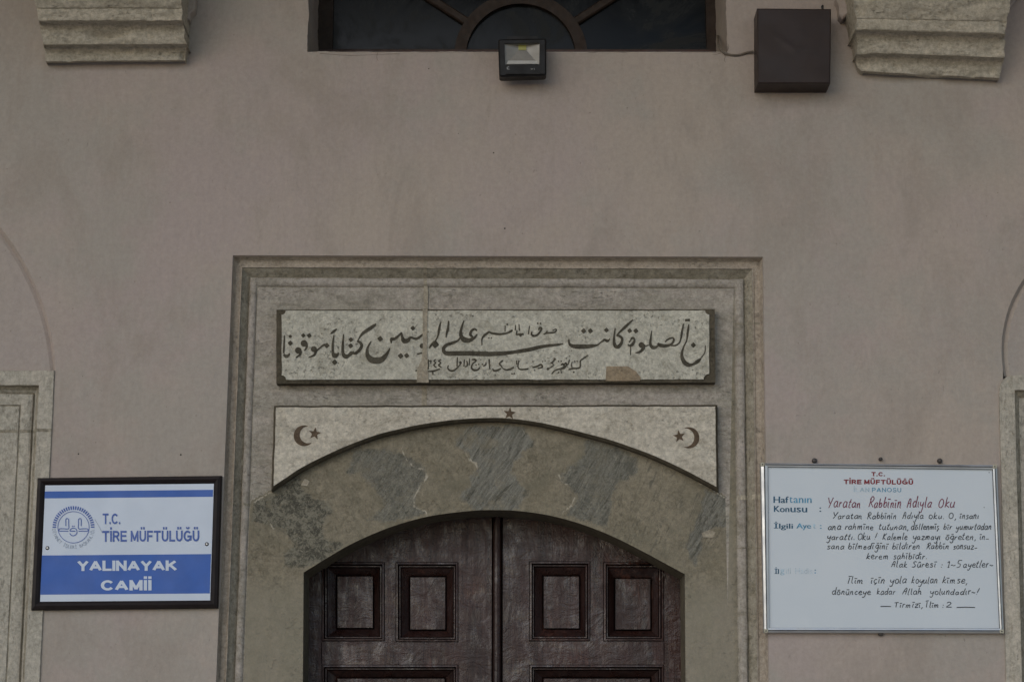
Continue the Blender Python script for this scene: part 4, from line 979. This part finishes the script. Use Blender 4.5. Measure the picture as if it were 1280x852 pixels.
sans(mb, 'CAMİİ', 126, 724, 189.4, 738, TH, 'white_sheet', .28, .10, slope=-.003)
mb.build('lettering', plate)
mb = MB(); ZE = 12.17
E = lambda x, y: (55 + x / ZE, 620 + y / ZE)
ecx, ecy = E(448, 468)
def eline(pts, w_, m='blue_ink'): ribbon(mb, [(*E(x, y), w_ / ZE) for x, y in pts], TH, m, 3)
eline([(448 + 238 * math.cos(a), 468 + 238 * math.sin(a)) for a in [2 * math.pi * k / 48 for k in range(49)]], 9)
for k in range(27):
    a = math.pi + math.pi * (k + .0) / 26; ca_, sa = math.cos(a), math.sin(a)
    ribbon(mb, [(*E(448 + 264 * ca_, 465 + 264 * sa), 20 / ZE), (*E(448 + 318 * ca_, 465 + 318 * sa), 22 / ZE)], TH, 'blue_ink', 1)
eline([(332, 450), (332, 352), (352, 336), (374, 352), (374, 420), (374, 490), (300, 490), (240, 491), (226, 509), (240, 527), (300, 527), (372, 527)], 13)
eline([(565, 450), (565, 352), (547, 336), (525, 352), (525, 420), (525, 490), (590, 490), (655, 491), (671, 509), (655, 527), (590, 527), (525, 527)], 13)
eline([(392, 560), (412, 587), (450, 597), (488, 577), (502, 538), (487, 497), (446, 480), (406, 497), (394, 524), (430, 527), (478, 527)], 13)
for x, y in ((433, 452), (459, 452)): blob(mb, *E(x, y), .9, TH, 'blue_ink', 4)
arcs = 'DİYANET İŞLERİ BAŞKANLIĞI'
for k, chx in enumerate(arcs):
    if chx == ' ': continue
    a = R(191) - (R(202) * 0 + R(202 - 40)) * k / (len(arcs) - 1) - 0
    a = math.pi + R(-8) - (math.pi - R(16)) * k / (len(arcs) - 1)
    v_, f_ = text_mesh(chx, .0); b0, b1 = min(p[0] for p in v_), max(p[0] for p in v_)
    ca_, sa = math.cos(a), math.sin(a); vv = []
    for p in v_:
        lx = (p[0] - .5 * (b0 + b1)) * 62; ly = p[1] * 72 - 26
        rr2 = 300 - ly; X = 448 + rr2 * ca_ + lx * sa; Y = 468 + rr2 * sa - lx * ca_
        vv.append(P(*E(X, Y), TH))
    mb.add(vv, f_, 'grey_ink')
mb.build('emblem', plate)
mb = MB(); ribbon(mb, [(118.5, 648.5, .5), (124, 658, .5), (128, 666, .5)], TH, 'grey_ink', 2); mb.build('scratch', plate)
for x, y in ((59.3, 684.5), (258.6, 679.6)):
    mb = MB(); p = P(x, y, SP); disc(mb, p, .0075, .004, 'bolt'); p2 = P(x, y, SP + .003); disc(mb, p2, .0042, .003, 'screw'); mb.build('screw', SN, smooth=True)

# ------------------------------------------------------------------ white notice board
NB = .024
at = P(1102, 684, 0)
BD = thing('notice_board', 'white marker notice board with aluminium frame and handwritten lines', 'notice board', at)
bo4 = [(950.5, 577.8), (1246.8, 580.3), (1255.3, 791), (955, 790.3)]; bi4 = [(960.5, 583.3), (1240.5, 586.6), (1249.5, 784.3), (962, 783.8)]
o_ = ccw([XZ(x, y, NB) for x, y in bo4]); i_ = ccw([XZ(x, y, NB) for x, y in bi4])
L_ = lambda t: [tuple(Vector(a).lerp(Vector(b), t)) for a, b in zip(o_, i_)]
mb = MB()
bridge(mb, o_, NB - .008, L_(.08), NB - .001, 'alu'); bridge(mb, L_(.08), NB - .001, L_(.42), NB + .002, 'alu'); bridge(mb, L_(.42), NB + .002, L_(.5), NB - .004, 'alu_dark'); bridge(mb, L_(.5), NB - .004, L_(.58), NB + .001, 'alu_dark')
bridge(mb, L_(.58), NB + .001, L_(.9), NB, 'alu'); bridge(mb, L_(.9), NB, i_, NB - .009, 'alu_dark'); wallstrip(mb, o_, NB - .008, 0, 'alu')
mb.build('frame', BD)
for k, (x, y) in enumerate(((953.2, 580.2), (1243.6, 582.8), (1252.3, 788.6), (957.6, 788))):
    mb = MB(); lp = ccw([XZ(x + dx, y + dy, NB) for dx, dy in ((-2.6, -2.4), (2.6, -2.4), (2.6, 2.4), (-2.6, 2.4))]); slab(mb, rcorner(lp, .003, 3), NB + .004, .02, 'cap', cham=.0015)
    disc(mb, P(x, y, NB + .004), .0028, .001, 'bolt', 10); mb.build('corner_cap', BD)
for x, y in ((1018.3, 575.2), (1101, 573.2), (1175, 575.4), (1101, 791.2)):
    mb = MB(); r = .0095 if y > 600 or abs(x - 1101) > 5 else .007
    disc(mb, P(x, y, .012), r, .012, 'bolt'); mb.build('mounting_bolt', BD, smooth=True)
BH_ = NB - .0085
mb = MB(); slab(mb, sq(-.01, -.01, 1.01, 1.01, BH_, bi4), BH_, .012, 'board'); bd = mb.build('board', BD)
zx = lambda x, y: (940 + x / 3.55, 560 + y / 3.55)
mb = MB(); TB = BH_ + .0006
def bt(body, x0, y0, x1, y1, m, bold=.035, slope=.008, sp_=1.0):
    a = zx(x0, y0); b = zx(x1, y1); text_px(mb, body, a[0], a[1], b[0], b[1], TB, m, bold, slope, sp_)
def bs(body, x0, y0, x1, y1, m, t=.29, gap=.16, mats=None):
    a = zx(x0, y0); b = zx(x1, y1); sans(mb, body, a[0], a[1], b[0], b[1], TB, m, t, gap, slope=.008, mats=mats)
bs('T.C.', 530, 104, 590, 124, 'red_ink')
mb.build('printed_heading', bd); mb = MB()
bs('TİRE MÜFTÜLÜĞÜ', 407, 137, 715, 159, 'red_ink')
mb.build('printed_heading', bd); mb = MB()
T1, T2, T3 = 'teal_mid', 'teal_pale', 'very_pale'
bs('İLAN PANOSU', 452, 173, 662, 193, 'teal_mid', .17, .22, mats=[T2, T3, T2, T2, T2, T1, T1, T1, T1, T1, T1])
mb.build('printed_heading', bd); mb = MB()
bt('Haf', 95, 213, 163, 242, 'teal_ink', 0.30); bt('t', 166, 215, 180, 241, 'teal_mid', 0.24); bt('anın', 184, 220, 265, 242, 'teal_mid', 0.24)
bt('Kon', 97, 255, 166, 282, 'teal_ink', 0.30); bt('usu', 170, 262, 245, 283, 'teal_ink', 0.30); mb.build('printed_caption', bd); mb = MB()
bt(':', 299, 262, 307, 281, 'teal_ink', 0.30)
mb.build('printed_caption', bd); mb = MB()
bt('İlgili', 97, 325, 182, 362, 'teal_ink', 0.30); bt('Aye', 197, 332, 262, 362, 'teal_mid', 0.30); bt('t', 270, 334, 284, 356, 'teal_pale', 0.30); bt(':', 301, 340, 309, 356, 'teal_mid', 0.30)
mb.build('printed_caption', bd); mb = MB()
bt('İl', 100, 527, 120, 556, 'teal_ink', 0.30); bt('g', 124, 536, 144, 562, 'teal_pale', 0.24); bt('ili', 150, 530, 172, 556, 'very_pale', 0.00); bt('Hadis', 192, 530, 268, 556, 'very_pale', 0.00); bt(':', 277, 537, 284, 554, 'teal_mid', 0.24)
mb.build('printed_caption', bd)
# ---- handwriting: single-stroke alphabet, x-height 1
def ell(cx_, cy_, a, b, n=10, s=1.2): return [(cx_ + a * math.cos(s + 2 * math.pi * k / n), cy_ + b * math.sin(s + 2 * math.pi * k / n)) for k in range(n + 1)]
u_ = [[(.1,1),(.03,.35),(.28,0),(.65,.35),(.78,1)], [(.78,1),(.72,.25),(.95,0)]]
o1 = [ell(.4, .5, .38, .5)]; s_l = [[(.72,.92),(.35,1),(.12,.75),(.6,.38),(.55,.05),(.0,.02)]]
g_ = [[(.82,.85),(.5,1),(.08,.6),(.35,.08),(.8,.45),(.86,.95)], [(.86,.95),(.75,-.5),(.35,-.85),(.0,-.5)]]
i0 = [[(.18,1),(.1,.2),(.32,0)]]; bar = lambda a, b: [[(a, 1.42), (b, 1.47)]]
G = {
 'a': (1.05, [[(.82,.85),(.48,1),(.08,.6),(.1,.15),(.38,.0),(.75,.4),(.86,.98)], [(.86,.98),(.78,.25),(1.0,0)]]),
 'b': (.95, [[(.28,1.9),(.1,.9),(.05,.1)], [(.06,.35),(.45,.95),(.8,.7),(.62,.1),(.08,.05)]]),
 'c': (.85, [[(.75,.85),(.4,1),(.05,.5),(.33,0),(.8,.15)]]), 'ç': (.85, [[(.75,.85),(.4,1),(.05,.5),(.33,0),(.8,.15)], [(.4,0),(.42,-.25),(.2,-.45)]]),
 'd': (1.1, [[(.8,.85),(.42,1),(.05,.5),(.3,0),(.72,.35),(1.02,1.9)], [(1.02,1.9),(.82,.3),(1.02,0)]]),
 'e': (.92, [[(.08,.48),(.72,.6),(.62,.95),(.3,.95),(.04,.4),(.32,0),(.9,.12)]]),
 'g': (1, g_), 'ğ': (1, g_ + bar(.2, .75)),
 'h': (.95, [[(.28,1.9),(.03,0)], [(.08,.4),(.5,1),(.72,.7),(.66,.15),(.85,0)]]),
 'ı': (.5, i0), 'i': (.5, i0 + bar(-.15, .5)),
 'k': (.9, [[(.28,1.9),(.03,0)], [(.75,1.05),(.15,.5),(.82,0)]]), 'l': (.5, [[(.33,1.9),(.1,.2),(.36,0)]]),
 'm': (1.35, [[(.1,1),(.02,0)], [(.05,.5),(.4,1),(.55,.75),(.46,0)], [(.5,.5),(.88,1),(1.05,.75),(.98,.15),(1.18,0)]]),
 'n': (.95, [[(.1,1),(.02,0)], [(.05,.5),(.42,1),(.65,.78),(.58,.15),(.8,0)]]),
 'o': (.95, o1), 'ö': (.95, o1 + bar(.05, .8)), 'r': (.7, [[(.1,1),(.02,0)], [(.05,.5),(.32,.95),(.62,.9)]]),
 's': (.85, s_l), 'ş': (.85, s_l + [[(.3,0),(.34,-.25),(.12,-.42)]]),
 't': (.7, [[(.42,1.75),(.12,.25),(.33,0),(.55,.12)], [(-.02,1.15),(.62,1.22)]]),
 'u': (1, u_), 'ü': (1, u_ + bar(.1, .8)), 'û': (1, u_ + [[(.2,1.3),(.5,1.65),(.78,1.3)]]), 'v': (.9, [[(.05,1),(.3,0),(.8,1)]]),
 'y': (1, [[(.1,1),(.06,.5),(.35,.3),(.75,.65)], [(.9,1),(.55,-.5),(.2,-.85),(-.1,-.6)]]), 'z': (.95, [[(.05,.95),(.8,.95),(.08,.02),(.88,.04)]]),
 'A': (1.15, [[(.0,0),(.3,1.1),(.6,1.85),(.9,1.75),(.88,.8),(.82,0)], [(.1,.85),(.98,.9)]]),
 'İ': (.7, [[(.3,1.75),(.16,0)], [(-.05,2.05),(.75,2.12)]]), 'I': (.5, [[(.3,1.8),(.1,0)]]),
 'K': (1.1, [[(.3,1.8),(.05,0)], [(1,1.8),(.22,.8),(.95,0)]]), 'O': (1.2, [ell(.52, .92, .5, .92, 12)]),
 'R': (1.15, [[(.35,1.5),(.02,0)], [(.05,1.3),(.6,1.9),(1,1.5),(.65,1.0),(.25,.9)], [(.3,.92),(.98,0)]]),
 'S': (1.1, [[(1,1.6),(.62,1.85),(.25,1.4),(.78,.75),(.6,.08),(.0,.1)]]), 'T': (1.15, [[(.0,1.72),(1.15,1.82)], [(.62,1.76),(.4,0)]]),
 'Y': (1.15, [[(.05,1.85),(.3,1.0),(.55,.95)], [(1.15,1.85),(.2,0)]]),
 '1': (.55, [[(.0,1.3),(.4,1.75),(.3,0)], [(.05,0),(.55,0)]]), '2': (1.0, [[(.05,1.4),(.4,1.75),(.8,1.4),(.5,.7),(.02,.03),(.95,.03)]]),
 '5': (1, [[(1.05,1.8),(.4,1.75),(.25,1.0),(.7,.9),(.68,.2),(.05,0)]]), '~': (1.0, [[(0,.5),(.3,.75),(.6,.45),(.95,.7)]]),
 ',': (.4, [[(.2,.1),(.0,-.45)]]), '.': (.35, [[(.08,.12),(.2,-.06)]]), ':': (.4, [[(.2,.9),(.26,.62)], [(.12,.2),(.18,-.08)]]),
 '!': (.5, [[(.5,1.8),(.15,.5)], [(.05,.08),(.1,.0)]]), '-': (.8, [[(.05,.15),(.85,.2)]]),
}
def hand(word, x0, x1, base, xh, wid, m, shear=.12):
    xh = xh * 1.0; pen = 0; st = []
    for c in word:
        wdt, ss = G[c]
        jx, jy, js = random.uniform(-.04, .04), random.uniform(-.08, .08), random.uniform(.92, 1.07)
        lean = random.uniform(-.08, .10); up = random.uniform(.9, 1.1)
        for s_ in ss: st.append([(pen + x * js + jx + y * lean + random.uniform(-.03, .03), y * js * up + jy + random.uniform(-.035, .035)) for x, y in s_])
        pen += wdt + .2 + random.uniform(-.06, .06)
    a = min(p[0] for s_ in st for p in s_); b = max(p[0] for s_ in st for p in s_)
    for s_ in st:
        pts = []
        for k, (x, y) in enumerate(s_):
            X = x0 + (x - a) / max(.3, b - a) * (x1 - x0) + y * xh * shear; Y = base - y * xh
            q_ = zx(X, Y); pts.append((q_[0], q_[1] + .006 * (q_[0] - 1040) * 0 , wid * random.uniform(.85, 1.1)))
        ribbon(mb, pts, TB, m, 4)
mb = MB()
LINES = [
 (262, 25, 1.55, 'marker_red', [('Yaratan', 335, 482), ('Rabbinin', 518, 662), ('Adıyla', 688, 798), ('Oku', 828, 900)]),
 (312, 16, 1.3, 'marker', [('Yaratan', 360, 488), ('Rabbinin', 512, 640), ('Adıyla', 668, 762), ('oku.', 785, 852), ('O,', 873, 906), ('insanı', 920, 1006)]),
 (360, 16, 1.3, 'marker', [('ana', 338, 397), ('rahmine', 413, 540), ('tutunan,', 562, 694), ('döllenmiş', 706, 830), ('bir', 850, 888), ('yumurtadan', 905, 1062)]),
 (405, 16, 1.3, 'marker', [('yarattı.', 332, 455), ('Oku', 470, 526), ('!', 544, 554), ('Kalemle', 580, 690), ('yazmayı', 712, 836), ('öğreten,', 860, 993), ('in-', 1008, 1052)]),
 (446, 16, 1.3, 'marker', [('sana', 333, 410), ('bilmediğini', 428, 606), ('bildiren', 623, 745), ('Rabbin', 775, 873), ('sonsuz-', 893, 1000)]),
 (490, 15, 1.3, 'marker', [('kerem', 508, 604), ('sahibidir.', 628, 776)]),
 (527, 16, 1.3, 'marker', [('Alak', 618, 688), ('Sûresi', 710, 820), (':', 840, 846), ('1~5', 866, 930), ('ayetler~', 938, 1070)]),
 (598, 17, 1.3, 'marker', [('İlim', 425, 492), ('için', 525, 588), ('yola', 612, 686), ('koyulan', 708, 823), ('kimse,', 845, 956)]),
 (648, 16, 1.3, 'marker', [('dönünceye', 355, 528), ('kadar', 555, 636), ('Allah', 667, 752), ('yolundadır~!', 790, 1008)]),
 (705, 15, 1.3, 'marker', [('Tirmizi,', 630, 758), ('İlim', 768, 828), (':', 846, 852), ('2', 862, 887)]),
]
for base, xh, wid, m, ws in LINES:
    for (wd, a, b) in ws:
        mb = MB(); hand(wd, a, b - xh * .1, base, xh * .96, wid * .72, m); mb.build('handwritten_word', bd)
    if base == 705:
        for a, b, y in ((570, 617, 701), (908, 990, 705)):
            mb = MB(); ribbon(mb, [(*zx(a, y), 1.1), (*zx((a + b) / 2, y - 1), 1.1), (*zx(b, y), 1.0)], TB, 'marker', 3); mb.build('handwritten_dash', bd)
for x, y in ((1052, 107), (1030, 262)):
    mb = MB(); blob(mb, *zx(x, y), .7, TB, 'alu_dark', 7); mb.build('smudge', bd)
